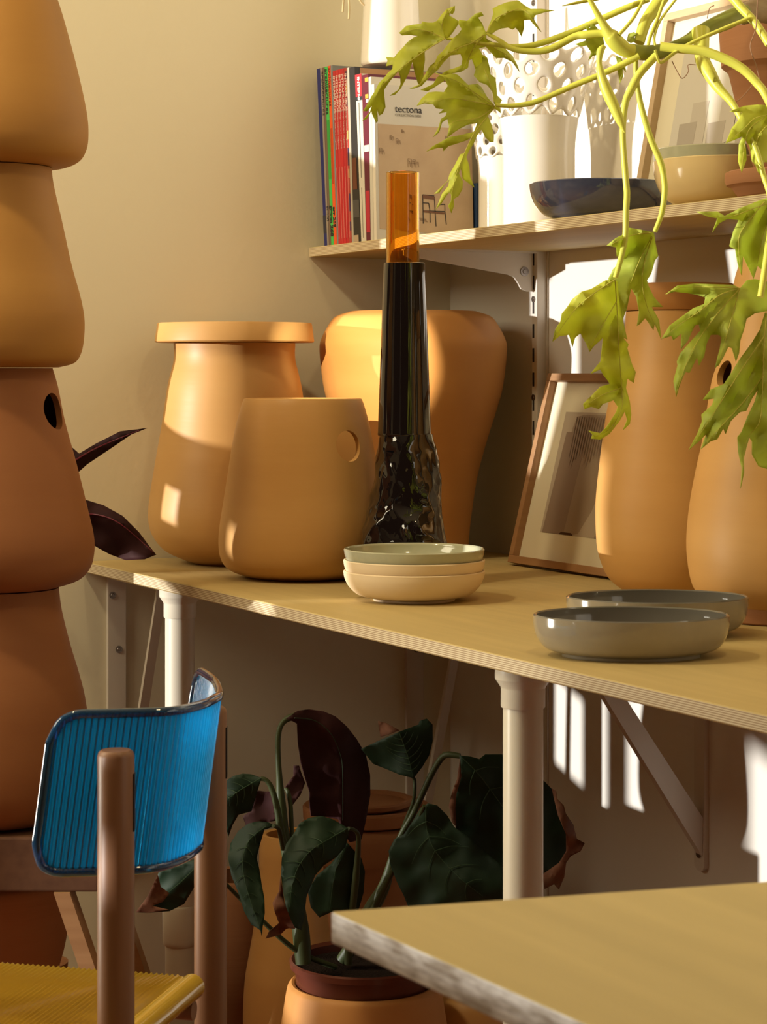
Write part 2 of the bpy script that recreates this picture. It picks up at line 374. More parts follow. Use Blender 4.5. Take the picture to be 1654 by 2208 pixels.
zc_ = [( -RD, zt2), (-RD-.25, zt2), (-RD-.25, zt2-.012), (-RD-.05, zt2-.040), (-RD-.038, zt2-.044), (-RD-.030, zt2-.054), (-RD-.024, zt2-.064), (-RD-.012, zt2-.068), (-RD, zt2-.068)]
hexa(bm, [(xa, y, z) for y, z in zc_], [(xb, y, z) for y, z in zc_]); mk('arm_plate', bm, M['steel'], arm, smooth=False)
bm = bmesh.new(); box(bm, (xa-.012, -RD-.25, zt2-.003), (xb+.012, -RD, zt2)); mk('arm_flange', bm, M['steel'], arm, smooth=False)
screw(pos=(xb+.001, -RD-.018, zt2-.034), nrm=(1, 0, 0), parent=arm, r=.006)
# wall board joint right of the rail
bm = bmesh.new(); box(bm, (rx1, -.003, 0), (rx1+.004, 0, H)); struct('trim_1', bm, M['steel'], smooth=False)

# ------------------------------------------------------------------ turned pots
def px_prof(prof, d, zbase=None):
    """[(py, half px)] -> [(r,z)] bottom first"""
    q = [(h*d*S/FPX, CAM.z-(y-HY)/FPX*d*S) for y, h in prof]
    q = sorted(q, key=lambda a: a[1])
    if zbase is not None:
        dz = zbase-q[0][1]; z0 = q[0][1]; zt = q[-1][1]
        q = [(r, z+dz*(1-(z-z0)/(zt-z0))) for r, z in q]
    return q
def vessel(name, cx, d, prof, m, label, cat='pot', zbase=TZ, wall=.009, group=None, parent=None, depth_in=None, bottom=.012, open_top=True, seg=96, sy=1, n=5, lip=.35):
    q = px_prof(prof, d, zbase); c = P(cx, 1000, d)
    outer = smooth_prof(q, n)
    pr = [(0, q[0][1])]+outer
    if open_top:
        rt, zt = outer[-1]
        pr += [(rt-wall*.3, zt+wall*lip*.6), (rt-wall*.7, zt+wall*lip*.5), (rt-wall, zt-.001)]
        inner = [(max(r-wall, .004), z) for r, z in outer if z > q[0][1]+bottom and z < zt-.004][::-1]
        if depth_in: inner = [a for a in inner if a[1] > zt-depth_in]
        pr += inner+[(0, inner[-1][1])]
    else: pr += [(0, outer[-1][1])]
    bm = bmesh.new()
    ax = Matrix.Rotation(math.atan2(RT.y, RT.x), 3, 'Z') if sy != 1 else None
    lathe(bm, pr, c.x, c.y, seg, 1, sy, ax)
    o = mk(name, bm, m, parent, (c.x, c.y, q[0][1]))
    if label: setp(o, label, cat, group)
    return o, c, q

# stack at the far left
ST = 3.9; SX = -18
def hp(pts): return [(y, x-SX) for x, y in pts]
st1 = hp([(90,-70),(104,-45),(124,0),(147,77),(171,171),(185.5,241),(189,283),(185.5,318),(171,344),(141,358),(100,361)])
st2 = hp([(110,362),(115,400),(132.5,477),(153,571),(171,636),(180,683),(180,724),(174,760),(159,783),(125,793)])
st3 = hp([(112,794),(124,836),(138,907),(165,1007),(188,1101),(200,1154),(202,1190),(194,1225),(171,1251),(127,1266)])
st4 = hp([(125.5,1268),(132,1319),(151,1396),(169,1456),(183,1515),(193,1600),(196,1660),(190,1710),(165,1750),(125,1764)])
for i, (pr_, lb) in enumerate(((st1, 'terracotta pot crowning the tall stack at the left, cut by the picture top'),
                              (st2, 'second terracotta pot from the top of the tall left stack'),
                              (st3, 'reddish terracotta pot with a round hole in the tall left stack'),
                              (st4, 'large terracotta pot at the bottom of the tall stack, on the dark bench'))):
    pr_ = sorted(pr_); zb_ = CAM.z-(pr_[-1][0]-HY)/FPX*ST*S
    o, c, q = vessel('terracotta_pot', SX, ST, pr_, M['terra_s'] if i < 2 else M['terra_r'], lb, zbase=zb_+.0005, group='terracotta pots of the left stack', lip=0)
    if i == 2:
        hc = P(122, 886, ST); dr = (RT*.95-FW*.32).normalized(); drill(o, c.copy()+dr*.125+Vector((0, 0, hc.z-c.z)), dr, .026)
bench_z = CAM.z-(1764-HY)/FPX*ST*S
c = P(SX, 1764, ST); t = empty('wooden_bench', (c.x, c.y, 0)); setp(t, 'dark stained wooden bench carrying the terracotta stack', 'bench')
a1 = -FW; a2 = RT
def ob(bm, cen, hx, hy, z0, z1, e1=RT, e2=FW):
    cen = Vector((cen.x, cen.y, 0)); z_ = Vector((0, 0, 1))
    q = [cen-e1*hx-e2*hy, cen+e1*hx-e2*hy, cen+e1*hx+e2*hy, cen-e1*hx+e2*hy]
    hexa(bm, [p+z_*z0 for p in q], [p+z_*z1 for p in q])
bm = bmesh.new(); ob(bm, c+FW*.05, .170, .18, bench_z-.075, bench_z); bev(mk('bench_top', bm, M['stool'], t, smooth=False), .003)
for sx in (-1, 1):
    for sy in (-1, 1):
        p0 = P(0, 0, ST); p0 = Vector((c.x, c.y, 0))+RT*(.12*sx)+FW*(.05+.165*sy); p1 = p0+RT*(.09*sx)
        bm = bmesh.new(); tp = [p0+RT*.011+FW*.02, p0-RT*.011+FW*.02, p0-RT*.011-FW*.02, p0+RT*.011-FW*.02]
        bt = [p+(p1-p0)*1.35 for p in tp]
        hexa(bm, bt, [p+Vector((0, 0, bench_z-.075)) for p in tp]); mk('leg', bm, M['oak'], t, smooth=False)
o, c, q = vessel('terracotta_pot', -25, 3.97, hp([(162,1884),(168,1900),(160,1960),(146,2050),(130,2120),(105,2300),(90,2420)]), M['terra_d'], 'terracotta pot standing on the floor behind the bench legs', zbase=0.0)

# pots on the worktop
pot2 = [(740,131),(777,131),(833,144),(914,156),(1021,174),(1097,185),(1138,184),(1168,172),(1194,149),(1212,113),(1222,85)]
o, c, q = vessel('terracotta_jar', 506, 4.60, pot2, M['terra_p'], 'tall terracotta jar closed by a flat overhanging lid', 'jar', lip=0)
zl = q[-1][1]; rs = 171*4.60*S/FPX; z1 = CAM.z-(697-HY)/FPX*4.60*S
bm = bmesh.new(); lathe(bm, [(0, zl+.001), (rs*.70, zl+.001), (rs*.99, zl+.001), (rs*1.003, zl+.003), (rs*.975, z1-.002), (rs*.965, z1), (rs*.90, z1), (rs*.89, z1-.012), (0, z1-.012)], c.x, c.y, 96)
setp(mk('terracotta_saucer', bm, M['terra_p'], None, (c.x, c.y, zl)), 'flat terracotta saucer lying as a lid on the tall jar', 'saucer')

pot3 = [(860,127),(879,134),(940,149),(1072,170),(1138,180),(1178,181),(1206,174),(1224,157),(1236,125),(1240,95)]
o, c, q = vessel('terracotta_pot', 653, 4.285, pot3, M['terra_p'], 'squat pale terracotta pot with a round hole, front of the worktop group', lip=.2)
hz = CAM.z-(958-HY)/FPX*4.285*S; dr = (RT*math.sin(math.radians(42))-FW*math.cos(math.radians(42)))
drill(o, Vector((c.x, c.y, hz))+dr*.11, dr, .024)

pot4 = [(673,140),(680,162),(691,176),(726,196),(757,202),(833,194),(884,181),(965,156),(1036,138),(1122,125),(1173,120),(1205,119),(1212,115)]
vessel('terracotta_vase', 891, 4.72, pot4, M['terra'], 'broad shouldered terracotta vase in the corner behind the black vase', 'vase', lip=.2)

pot5 = [(672,112),(728,116),(800,131),(864,147),(933,159),(1023,170),(1096,177),(1150,177),(1197,174),(1234,165),(1270,147),(1300,110)]
o, c, q = vessel('terracotta_jar', 1462, 3.97, pot5, M['terra_p'], 'tall slim terracotta jar with a saucer lid beside the framed print', 'jar', lip=0)
zl = q[-1][1]; k5 = 3.97*S/FPX; z1 = CAM.z-(613-HY)*k5
bm = bmesh.new(); lathe(bm, [(0, zl+.001), (100*k5, zl+.001), (114*k5, zl+.001), (117*k5, zl+.004), (120*k5, z1-.004), (118*k5, z1), (113*k5, z1), (112*k5, z1-.02), (0, z1-.02)], c.x, c.y, 96)
setp(mk('terracotta_saucer', bm, M['terra'], None, (c.x, c.y, zl)), 'deep terracotta saucer lying upturned on the slim tall jar', 'saucer')

k6 = 3.55*S/FPX
pot6 = [(520,92),(570,96),(614,107),(748,128),(828,154),(951,173),(1023,188),(1096,201),(1168,208),(1223,206),(1277,195),(1310,170),(1328,140)]
c6 = P(1690, 1300, 3.55)
bm = bmesh.new(); lathe(bm, [(0, TZ), (150*k6, TZ), (158*k6, TZ+.003), (166*k6, TZ+.022), (160*k6, TZ+.023), (152*k6, TZ+.012), (0, TZ+.012)], c6.x, c6.y, 96)
setp(mk('terracotta_saucer', bm, M['terra_d'], None, (c6.x, c6.y, TZ)), 'round terracotta saucer under the big pot at the right edge', 'saucer')
o, c, q = vessel('terracotta_pot', 1690, 3.55, pot6, M['terra_p'], 'tall tapering terracotta pot with a small hole at the right edge', zbase=TZ+.0125, lip=.2)
hz = CAM.z-(805-HY)*k6; dr = (-RT*.93-FW*.36).normalized(); drill(o, Vector((c.x, c.y, hz))+dr*.088, dr, .0165)

# bowls
def bowl(cx, d, zb, rim, foot, h, m, label, sy=1, group=None, inner=None, wall=.0035, name='bowl', full=(.50, .80, .95)):
    c = P(cx, 1000, d); bm = bmesh.new()
    out = smooth_prof([(foot, zb+.003), (foot+(rim-foot)*full[0], zb+h*.20), (foot+(rim-foot)*full[1], zb+h*.46), (foot+(rim-foot)*full[2], zb+h*.75), (rim, zb+h)], 6)
    pr = [(0, zb+.002), (foot*.9, zb+.002), (foot*.92, zb), (foot, zb)]+out+[(rim-wall*.5, zb+h+wall*.4), (rim-wall, zb+h)]
    inn = [(max(r-wall, 0), z+wall) for r, z in out if z < zb+h-.004][::-1]
    pr += inn+[(0, zb+.003+wall*1.5)]
    ax = Matrix.Rotation(math.atan2(RT.y, RT.x), 3, 'Z')
    lathe(bm, pr, c.x, c.y, 96, 1, sy, ax)
    o = mk(name, bm, m, None, (c.x, c.y, zb)); setp(o, label, 'bowl', group)
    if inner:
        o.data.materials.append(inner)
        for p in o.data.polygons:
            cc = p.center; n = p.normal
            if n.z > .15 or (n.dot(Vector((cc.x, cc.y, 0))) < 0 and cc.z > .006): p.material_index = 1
    return o
kb = 3.85*S/FPX
bowl(893, 3.85, TZ, 153*kb, 88*kb, .051*S, M['cream'], 'bottom cream bowl of the stack of three')
bowl(893, 3.85, TZ+.0155, 153*kb, 88*kb, .051*S, M['cream'], 'middle cream bowl of the stack of three')
bowl(893, 3.85, TZ+.031, 152*kb, 88*kb, .051*S, M['celadon'], 'grey green glazed bowl on top of the stack of three')
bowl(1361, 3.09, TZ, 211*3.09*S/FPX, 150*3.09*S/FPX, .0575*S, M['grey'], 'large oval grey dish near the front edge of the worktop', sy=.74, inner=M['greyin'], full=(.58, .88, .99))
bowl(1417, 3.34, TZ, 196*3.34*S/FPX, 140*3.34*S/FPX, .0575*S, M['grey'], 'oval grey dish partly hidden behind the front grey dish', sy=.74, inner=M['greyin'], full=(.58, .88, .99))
# on the upper shelf
dB = back_d(1291, -.24*S)
bowl(1291, dB, SHT, 150*dB*S/FPX, 88*dB*S/FPX, .070*S, M['blue'], 'low dark blue glazed bowl on the upper shelf')
dC = back_d(1556, -.245*S)
bowl(1556, dC, SHT, 148*dC*S/FPX, 92*dC*S/FPX, .078*S, M['custard'], 'pale yellow glazed bowl on the shelf beside the blue bowl')
bowl(1556, dC, SHT+.0155, 147*dC*S/FPX, 92*dC*S/FPX, .078*S, M['celadon'], 'pale green bowl nested in the pale yellow bowl')

# ------------------------------------------------------------------ black glass vase
VD = 4.12; kv = VD*S/FPX; c = P(876, 1000, VD); t = empty('glass_vase', (c.x, c.y, TZ)); setp(t, 'tall black glass vase with rugged base and amber glass neck', 'vase')
zq = lambda y: CAM.z-(y-HY)*kv
bm = bmesh.new(); seg = 220; rows = 130; z0 = TZ; z1 = zq(936)
ring_prev = None; rings = []
for j in range(rows+1):
    u = j/rows; z = z0+(z1-z0)*u; R = (104-47*u**.9)*kv
    ring = []
    for i in range(seg):
        th = 2*math.pi*i/seg; p = Vector((math.cos(th)*R, math.sin(th)*R, z-z0))
        q = Vector((p.x*21, p.y*21, p.z*11+.3*noise.noise(p*22)))
        q += Vector((noise.noise(p*40), noise.noise(p*40+Vector((5, 1, 2))), 0))*.35
        ds, ps = noise.voronoi(q)
        q2 = q*2.3; d2, _ = noise.voronoi(q2+Vector((9, 9, 9)))
        am = min(1, (1-u)*9) if u > .9 else 1
        rr = R*(1+am*(.20*(min(ds[0], 1)**2)-.06)+am*.03*(min(d2[0], 1)**2)+am*.03*noise.noise(p*18))
        ring.append(bm.verts.new((c.x+math.cos(th)*rr, c.y+math.sin(th)*rr, z)))
    rings.append(ring)
for a, b in zip(rings, rings[1:]):
    for i in range(seg): bm.faces.new((a[i], a[(i+1) % seg], b[(i+1) % seg], b[i]))
bm.faces.new(rings[0]); bm.faces.new(rings[-1])
mk('rugged_base', bm, M['black'], t, ang=28)
bm = bmesh.new(); lathe(bm, [(0, z1-.002), (57*kv, z1-.002), (58*kv, z1), (57.5*kv, z1+.002), (44.5*kv, zq(568)), (43*kv, zq(567)), (36.8*kv, zq(567)), (36.8*kv, zq(600)), (0, zq(600))], c.x, c.y, 96)
o = mk('black_neck', bm, M['black'], t); o.location = (-(8)*kv*RT.x*.5, -(8)*kv*RT.y*.5, 0)
ca = P(868.5, 900, VD)
bm = bmesh.new(); ro = 36*kv; ri = 31*kv; lathe(bm, [(0, zq(598)), (ro, zq(598)), (ro, zq(372)), ((ro+ri)/2, zq(371)), (ri, zq(372)), (ri, zq(590)), (0, zq(590))], ca.x, ca.y, 96)
setp(mk('amber_neck', bm, M['amber'], t), 'amber glass cylinder neck')

# ------------------------------------------------------------------ framed prints
def framed(name, px_bl, x0, x1, yb, yt, z0, h, mfr, label, shapes, bar=.0125, mount=None):
    """frame leaning on the wall; local u along X, v up the slope"""
    o = Vector((x0, yb, z0)); U = Vector((1, 0, 0)); dy = yt-yb; V = Vector((0, dy, math.sqrt(h*h-dy*dy)))/h; N = U.cross(V)  # N faces -Y
    w = x1-x0; t = empty(name, (x0, yb, z0)); setp(t, label, 'picture')
    L = lambda u, v, n=0: o+U*u+V*v+N*n
    def slab(bm, u0, v0, u1, v1, n0, n1): hexa(bm, [L(u0, v0, n0), L(u1, v0, n0), L(u1, v1, n0), L(u0, v1, n0)], [L(u0, v0, n1), L(u1, v0, n1), L(u1, v1, n1), L(u0, v1, n1)])
    for (a, b, c_, d_) in ((0, 0, w, bar), (0, h-bar, w, h), (0, bar, bar, h-bar), (w-bar, bar, w, h-bar)):
        bm = bmesh.new(); slab(bm, a, b, c_, d_, -.016, .003); bev(mk('frame_bar', bm, mfr, t, smooth=False), .0008)
    bm = bmesh.new(); slab(bm, bar*.8, bar*.8, w-bar*.8, h-bar*.8, -.012, -.010); mk('mount', bm, M['mount'], t, smooth=False)
    k = 0; bm = bmesh.new(); ms = []
    for pts, m in shapes:
        n0 = -.0098+.0002*k; k += 1
        if m not in ms: ms.append(m)
        nf = len(bm.faces); hexa(bm, [L(u, v, n0) for u, v in pts], [L(u, v, n0+.00015) for u, v in pts]); bm.faces.ensure_lookup_table()
        for f in bm.faces[nf:]: f.material_index = ms.index(m)
    mk('print', bm, ms, t, smooth=False)
    return t, L
def flat(name, c): return mat(name, c, .4, .4)
G1 = flat('print_grey_ground', (.47, .40, .31)); G2 = flat('print_dark_cylinder', (.27, .20, .15)); G3 = flat('print_mid_cylinder', (.33, .26, .19)); G4 = flat('print_shadow', (.06, .03, .02)); G5 = flat('print_pale', (.50, .43, .35)); G6 = flat('print_shade_grey', (.32, .26, .20))
fh = .325; fw_ = .42
def arc(cx, cy, rx, ry, a0, a1, n=10): return [(cx+rx*math.cos(math.radians(a0+(a1-a0)*i/n)), cy+ry*math.sin(math.radians(a0+(a1-a0)*i/n))) for i in range(n+1)]
sh = [([(.062, .058), (.36, .058), (.36, .262), (.062, .262)], G1),
      ([(.095, .19), (.093, .235)]+[(.10, .254), (.12, .258), (.19, .258), (.215, .254), (.222, .235)][0:]+[(.222, .19), (.218, .15), (.20, .10), (.175, .062), (.15, .058), (.125, .058), (.115, .08)], G3),
      ([(.068, .058), (.132, .058), (.142, .228), (.078, .228)], G2),
      ([(.118, .058), (.162, .058), (.155, .062), (.125, .062)], G4),
      ([(.225, .058), (.34, .058), (.34, .17), (.255, .17), (.235, .11)], G6),
      ([(.262, .17), (.33, .17), (.33, .19), (.265, .19)], G3)]
# rib lines of the printed vase
for i in range(17):
    u = .100+.0072*i; sh.append(([(u, .185-.02*math.sin(i)), (u+.0022, .185), (u+.0022, .254), (u, .254)], G2))
framed('framed_print', 0, .395, .395+.375, -.110, -.030, TZ+.0045, fh, M['oak'], 'oak framed vase photograph leaning on the wall beside the slim jar', sh)
GL = flat('print_pale_grey', (.62, .58, .50)); GM = flat('print_cup_grey', (.42, .37, .31)); GS = flat('print_cup_shadow', (.12, .08, .06)); GW = flat('print_white', (.75, .73, .66))
sh = [([(.055, .02), (.40, .02), (.40, .30), (.055, .30)], GL), ([(.055, .02), (.40, .02), (.40, .085), (.055, .085)], GM if False else GW)]
for i, (u, w2, hh) in enumerate(((.075, .045, .095), (.150, .044, .085), (.225, .056, .066), (.31, .05, .05))):
    b = .058+.004*i
    sh.append(([(u+w2*.6, b+.045), (u+w2*1.5, b+.055), (u+w2*1.5, b+hh+.03), (u+w2*.6, b+hh+.03)], flat('print_soft_shadow', (.53, .48, .41))))
    sh.append(([(u+w2*.25, b), (u+w2*.75, b), (u+w2*.95, b+.02), (u+w2, b+hh), (u, b+hh), (u+w2*.05, b+.02)], GM))
    sh.append(([(u+w2*.25, b-.002), (u+w2*.75, b-.002), (u+w2*.65, b+.002), (u+w2*.35, b+.002)], GS))
bfx = xz(1350, 480, -.096).x
framed('framed_print', 0, bfx, bfx+.44, -.088, -.022, SHT+.0045, .335, M['oak_l'], 'pale framed photograph of cups standing on the upper shelf', sh)

# ------------------------------------------------------------------ porcelain on the shelf
def lace_vase(cx, yw, rb, rt, zbody, ztop, label, ncell=13, rows=6, seed=1):
    rnd = random.Random(seed); d = back_d(cx, yw); c = P(cx, 300, d)
    t = empty('lace_vase', (c.x, c.y, SHT)); setp(t, label, 'vase')
    def R(z):
        u = (z-SHT)/(ztop-SHT); ub = (zbody-SHT)/(ztop-SHT)
        if u < .12: return rb*(1.0)
        a = max(0, (u-.45)/.55)
        return rb+(rt-rb)*(a**1.5)
    bm = bmesh.new(); pr = [(0, SHT), (rb*.97, SHT), (rb, SHT+.004)]
    zl = zbody+.004
    for i in range(1, 15): z = SHT+.004+(zl-SHT-.004)*i/14; pr.append((R(z), z))
    w = .0035
    pr += [(r-w, z) for r, z in pr[:2:-1]]+[(0, SHT+.006)]
    lathe(bm, pr, c.x, c.y, 72); mk('body', bm, M['porc'], t)
    # lace: diamond cells with the middle of each cell cut out
    bm = bmesh.new(); V = {}
    def vert(i, j):
        key = (i % (2*ncell), j)
        if key not in V:
            u = j/rows; z = zbody-.006+(ztop-zbody+.006)*(u**.92); tw = .45
            jit = 0 if j == 0 else .24
            th = 2*math.pi*(i+rnd.uniform(-jit, jit)+tw*j*.4)/(2*ncell); zz = z+(rnd.uniform(-jit, jit)*.012)
            r = R(zz); V[key] = Vector((c.x+r*math.cos(th), c.y+r*math.sin(th), zz))
        return V[key]
    bv = {}
    def bvert(p):
        k = (round(p.x, 6), round(p.y, 6), round(p.z, 6))
        if k not in bv: bv[k] = bm.verts.new(p)
        return bv[k]
    for j in range(0, rows+1):
        for i in range(2*ncell):
            if (i+j) % 2: continue
            # diamond: bottom (i,j-1), left (i-1,j)... centre at (i, j)
            if j-1 < 0: 
                q = [vert(i-1, 0+0), ]
                continue
            L_, R_, B_, T_ = vert(i-1, j), vert(i+1, j), vert(i, j-1), vert(i, j+1) if j+1 <= rows else None
            if T_ is None: continue
            q = [B_, R_, T_, L_]
            cen = sum(q, Vector())/4; f = .56+.22*(j/rows)
            # edge rounded hole
            hole = []
            n4 = 4
            inner = [cen+(p-cen)*f for p in q]
            ov = [bvert(p) for p in q]; iv = [bvert(p) for p in inner]
            for a in range(4): bm.faces.new((ov[a], ov[(a+1) % 4], iv[(a+1) % 4], iv[a]))
    # twigs at the top rim
    o = mk('lace_band', bm, M['porc'], t)
    for v in (): pass
    m = o.modifiers.new('so', 'SOLIDIFY'); m.thickness = .0060; m.offset = 0
    m = o.modifiers.new('ss', 'SUBSURF'); m.levels = 2; m.render_levels = 2
    return t
zt_ = lambda py, cx, yw: P(cx, py, back_d(cx, yw)).z
yv = -.150*S
lace_vase(1162, yv, 78*back_d(1162, yv)*S/FPX, 127*back_d(1162, yv)*S/FPX, zt_(262, 1162, yv), zt_(98, 1162, yv), 'large white porcelain vase with pierced lace rim on the shelf', 12, 5, 3)
yv2 = -.088*S
lace_vase(1082, yv2, 50*back_d(1082, yv2)*S/FPX, 72*back_d(1082, yv2)*S/FPX, zt_(345, 1082, yv2), zt_(225, 1082, yv2), 'smaller white pierced vase between the magazines and the large lace vase', 10, 6, 5)
# tapered white vase standing on the magazines
dW = 4.78; kw = dW*S/FPX
MAGTOP = P(843, 143, dW).z
vessel('tapered_vase', 843, dW, [(-160,45),(-60,54),(0,59),(60,62),(110,64.5),(136,65),(143,61)], M['porc'], 'glossy white tapered vase standing on top of the magazines', 'vase', zbase=MAGTOP, wall=.004)

# ------------------------------------------------------------------ magazines
YS = -SHD+.004
def xat(px, y=YS): return P(px, 300, back_d(px, y)).x
def zat(px, py, y=YS): return P(px, py, back_d(px, y)).z
def cm(n, c): return mat('paper_'+n, c, .38, .45)
PG = mat('paper_pages', (.72, .66, .55), .8)
INK = mat('ink_dark', (.02, .02, .025), .5); INKW = mat('ink_white', (.80, .76, .68), .5)
mags = [  # name, top px0, px1, top y, bottom px0, px1, colour, width, label
 ('magazine', 683, 690.3, 148, 699.5, 706, (.012,.018,.14), .186, 'dark blue magazine leaning first against the wall'),
 ('magazine', 690.8, 699.6, 146, 706.3, 714, (.17,.115,.08), .186, 'brown spined magazine next to the dark blue one'),
 ('magazine', 700, 706.5, 144, 714.4, 720, (.06,.50,.10), .186, 'bright green spined magazine with dark lettering'),
 ('magazine', 706.9, 712.4, 142, 720.4, 726.5, (.80,.10,.018), .186, 'orange spined magazine right of the green one'),
 ('magazine', 712.8, 716.4, 141, 727, 730, (.22,.24,.25), .186, 'grey covered tall magazine behind the red magazines'),
 ('magazine', 717.5, 722.2, 153, 730.4, 736, (.52,.022,.03), .186, 'leftmost of the five thin red magazines'),
 ('magazine', 722.6, 729, 151, 736.4, 741, (.55,.028,.032), .186, 'second red magazine from the left in the red run'),
 ('magazine', 729.4, 735, 149.5, 741.4, 746.5, (.56,.02,.03), .186, 'middle magazine of the five thin red ones'),
 ('magazine', 735.4, 741.6, 147.6, 747, 752.5, (.50,.018,.028), .186, 'fourth red magazine with pale spine lettering'),
 ('magazine', 742, 747.2, 146.7, 753, 758.5, (.42,.05,.04), .186, 'red magazine with colourful patches, last of the red run'),
 ('magazine', 747.6, 752.6, 146, 759, 763, (.42,.38,.30), .186, 'pale grey thin catalogue between red and black spines'),
 ('magazine', 753, 764.5, 145, 763.4, 778.5, (.022,.02,.02), .186, 'thick black spined book in the magazine row'),
 ('magazine', 765.9, 779.6, 160, 779.2, 789.8, (.64,.60,.50), .186, 'white spined magazine with a red title block'),
 ('magazine', 780.2, 794, 161, 790.4, 799, (.12,.012,.03), .186, 'maroon spined magazine with a white band'),
 ('magazine', 794.6, 800.6, 166, 799.6, 806, (.62,.58,.49), .186, 'thin white catalogue left of the sandy cover'),
]
def spine_frame(x0t, x1t, zt, x0b, x1b): pass
for idx, (nm, t0, t1, ty, b0, b1, colr, wd, lb) in enumerate(mags):
    X0t, X1t, X0b, X1b = xat(t0), xat(t1), xat(b0), xat(b1); z1 = zat((t0+t1)/2, ty); z0 = SHT+.0003
    t = empty(nm, (X0b, YS, z0)); setp(t, lb, 'magazine', 'magazines on the upper shelf')
    bm = bmesh.new(); cv = .0006; yb = YS+wd
    tb = .0022
    # cover: spine + two boards, folded round the page block
    hexa(bm, [(X0b, YS, z0), (X1b, YS, z0), (X1b, YS+tb, z0), (X0b, YS+tb, z0)], [(X0t, YS, z1), (X1t, YS, z1), (X1t, YS+tb, z1), (X0t, YS+tb, z1)])
    for a_b, a_t, s in ((X0b, X0t, 1), (X1b, X1t, -1)):
        hexa(bm, [(a_b, YS+tb, z0), (a_b+s*cv, YS+tb, z0), (a_b+s*cv, yb, z0), (a_b, yb, z0)], [(a_t, YS+tb, z1), (a_t+s*cv, YS+tb, z1), (a_t+s*cv, yb, z1), (a_t, yb, z1)])
    mk('cover', bm, cm('cover', colr), t, smooth=False)
    bm = bmesh.new(); hexa(bm, [(X0b+cv, YS+tb, z0+.001), (X1b-cv, YS+tb, z0+.001), (X1b-cv, yb-.001, z0+.001), (X0b+cv, yb-.001, z0+.001)], [(X0t+cv, YS+tb, z1-.001), (X1t-cv, YS+tb, z1-.001), (X1t-cv, yb-.001, z1-.001), (X0t+cv, yb-.001, z1-.001)])
    mk('page_block', bm, PG, t, smooth=False)
    def sp_(u, v, dy=-.0004):    # u across 0..1, v down from top 0..1
        xt = X0t+(X1t-X0t)*u; xb_ = X0b+(X1b-X0b)*u
        return Vector((xt+(xb_-xt)*v, YS+dy, z1+(z0-z1)*v))
    dn = (sp_(.5, 1)-sp_(.5, 0)).normalized(); w_ = X1t-X0t
    def stext(s, v, size, m, bold=0): 
        # letters run down the spine; their tops point to +X
        o_ = sp_(.5, v)-Vector((size*.33, 0, 0)); text(s, size, m, t, o_, dn, (1, 0, 0), 'spine_lettering', bold=bold)
    PB = bmesh.new(); PM = []
    def patch(u0, v0, u1, v1, m, nm_='spine_band', dy=-.0003):
        bm = PB; nf = len(bm.faces); PM.append(m); q = [sp_(u0, v0, dy), sp_(u1, v0, dy), sp_(u1, v1, dy), sp_(u0, v1, dy)]
        hexa(bm, q, [p+Vector((0, -.0002, 0)) for p in q]); bm.faces.ensure_lookup_table()
        for f in bm.faces[nf:]: f.material_index = len(PM)-1
    if idx == 0: patch(0, .83, 1, .93, cm('navy', (.02, .025, .05)))
    if idx == 1: patch(0, 0, .45, 1, cm('taupe', (.30, .25, .20))); stext('architectures', .02, .015, INK); stext('green', .78, .012, INK, .0004)
    if idx == 2: stext('architectures', .01, .0155, INK); patch(.1, .30, .9, .63, cm('green_dark', (.035, .33, .06)), dy=-.0001); stext('green 268', .78, .0135, INK, .0005)
    if idx == 3: stext('architectures', .01, .013, cm('dark_orange', (.25, .03, .01))); patch(.1, .35, .75, .66, cm('rust', (.5, .06, .012)), dy=-.0001); stext('arr 269', .79, .012, INK, .0005)
    if 5 <= idx <= 9:
        stext('INTRAMUROS', .03, .0105, cm('pink_ink', (.80, .55, .50)), .0003); stext('design interiors magazine', .24, .0065, cm('pink_ink', (.75, .45, .42))); patch(.25, .56, .6, .97, cm('rose', (.62, .13, .12)))
    if idx == 9:
        for v0, v1, cc in ((.02, .07, (.05, .02, .06)), (.10, .16, (.60, .38, .12)), (.17, .22, (.12, .02, .06)), (.36, .41, (.60, .38, .12)), (.46, .56, (.03, .02, .08)), (.58, .63, (.62, .42, .18)), (.72, .82, (.06, .03, .12)), (.88, .93, (.04, .03, .10))):
            patch(.55, v0, 1, v1, cm('patch', cc))
    if idx == 11:
        patch(.1, .52, .75, .70, cm('brown', (.13, .035, .015))); patch(.05, .76, .95, .86, cm('slate', (.07, .065, .06))); patch(0, .96, .7, 1, cm('sand', (.45, .33, .22)))
        # cover with wood photograph at the top
        bm = bmesh.new(); q = [Vector((X1t+.0003+(X1b-X1t)*v, YS+.01+.19*u, z1+(z0-z1)*v)) for u, v in ((0, .005), (1, .005), (1, .06), (0, .06))]
        hexa(bm, q, [p+Vector((.0003, 0, 0)) for p in q]); mk('cover_picture', bm, M['oak'], t, smooth=False)
    if idx == 12:
        patch(0, 0, 1, .135, cm('red_title', (.50, .03, .045))); stext('INTERNI', .016, .0108, INKW, .0004); patch(0, .135, 1, .158, INK)
        patch(.42, .17, .50, .62, cm('grey_line', (.16, .14, .12))); patch(.42, .68, .48, .98, cm('grey_line', (.16, .14, .12)))
    if idx == 13:
        patch(.1, .425, 1, .465, cm('white_band', (.62, .58, .50))); patch(.15, .70, 1, .95, cm('crimson', (.48, .02, .045)))
        patch(.5, .02, 1, .045, cm('gold_mark', (.70, .38, .06))); patch(.5, .12, 1, .145, cm('gold_mark', (.70, .38, .06))); patch(.6, .15, 1, .17, INKW)
    if PM: mk('spine_print', PB, PM, t, smooth=False)

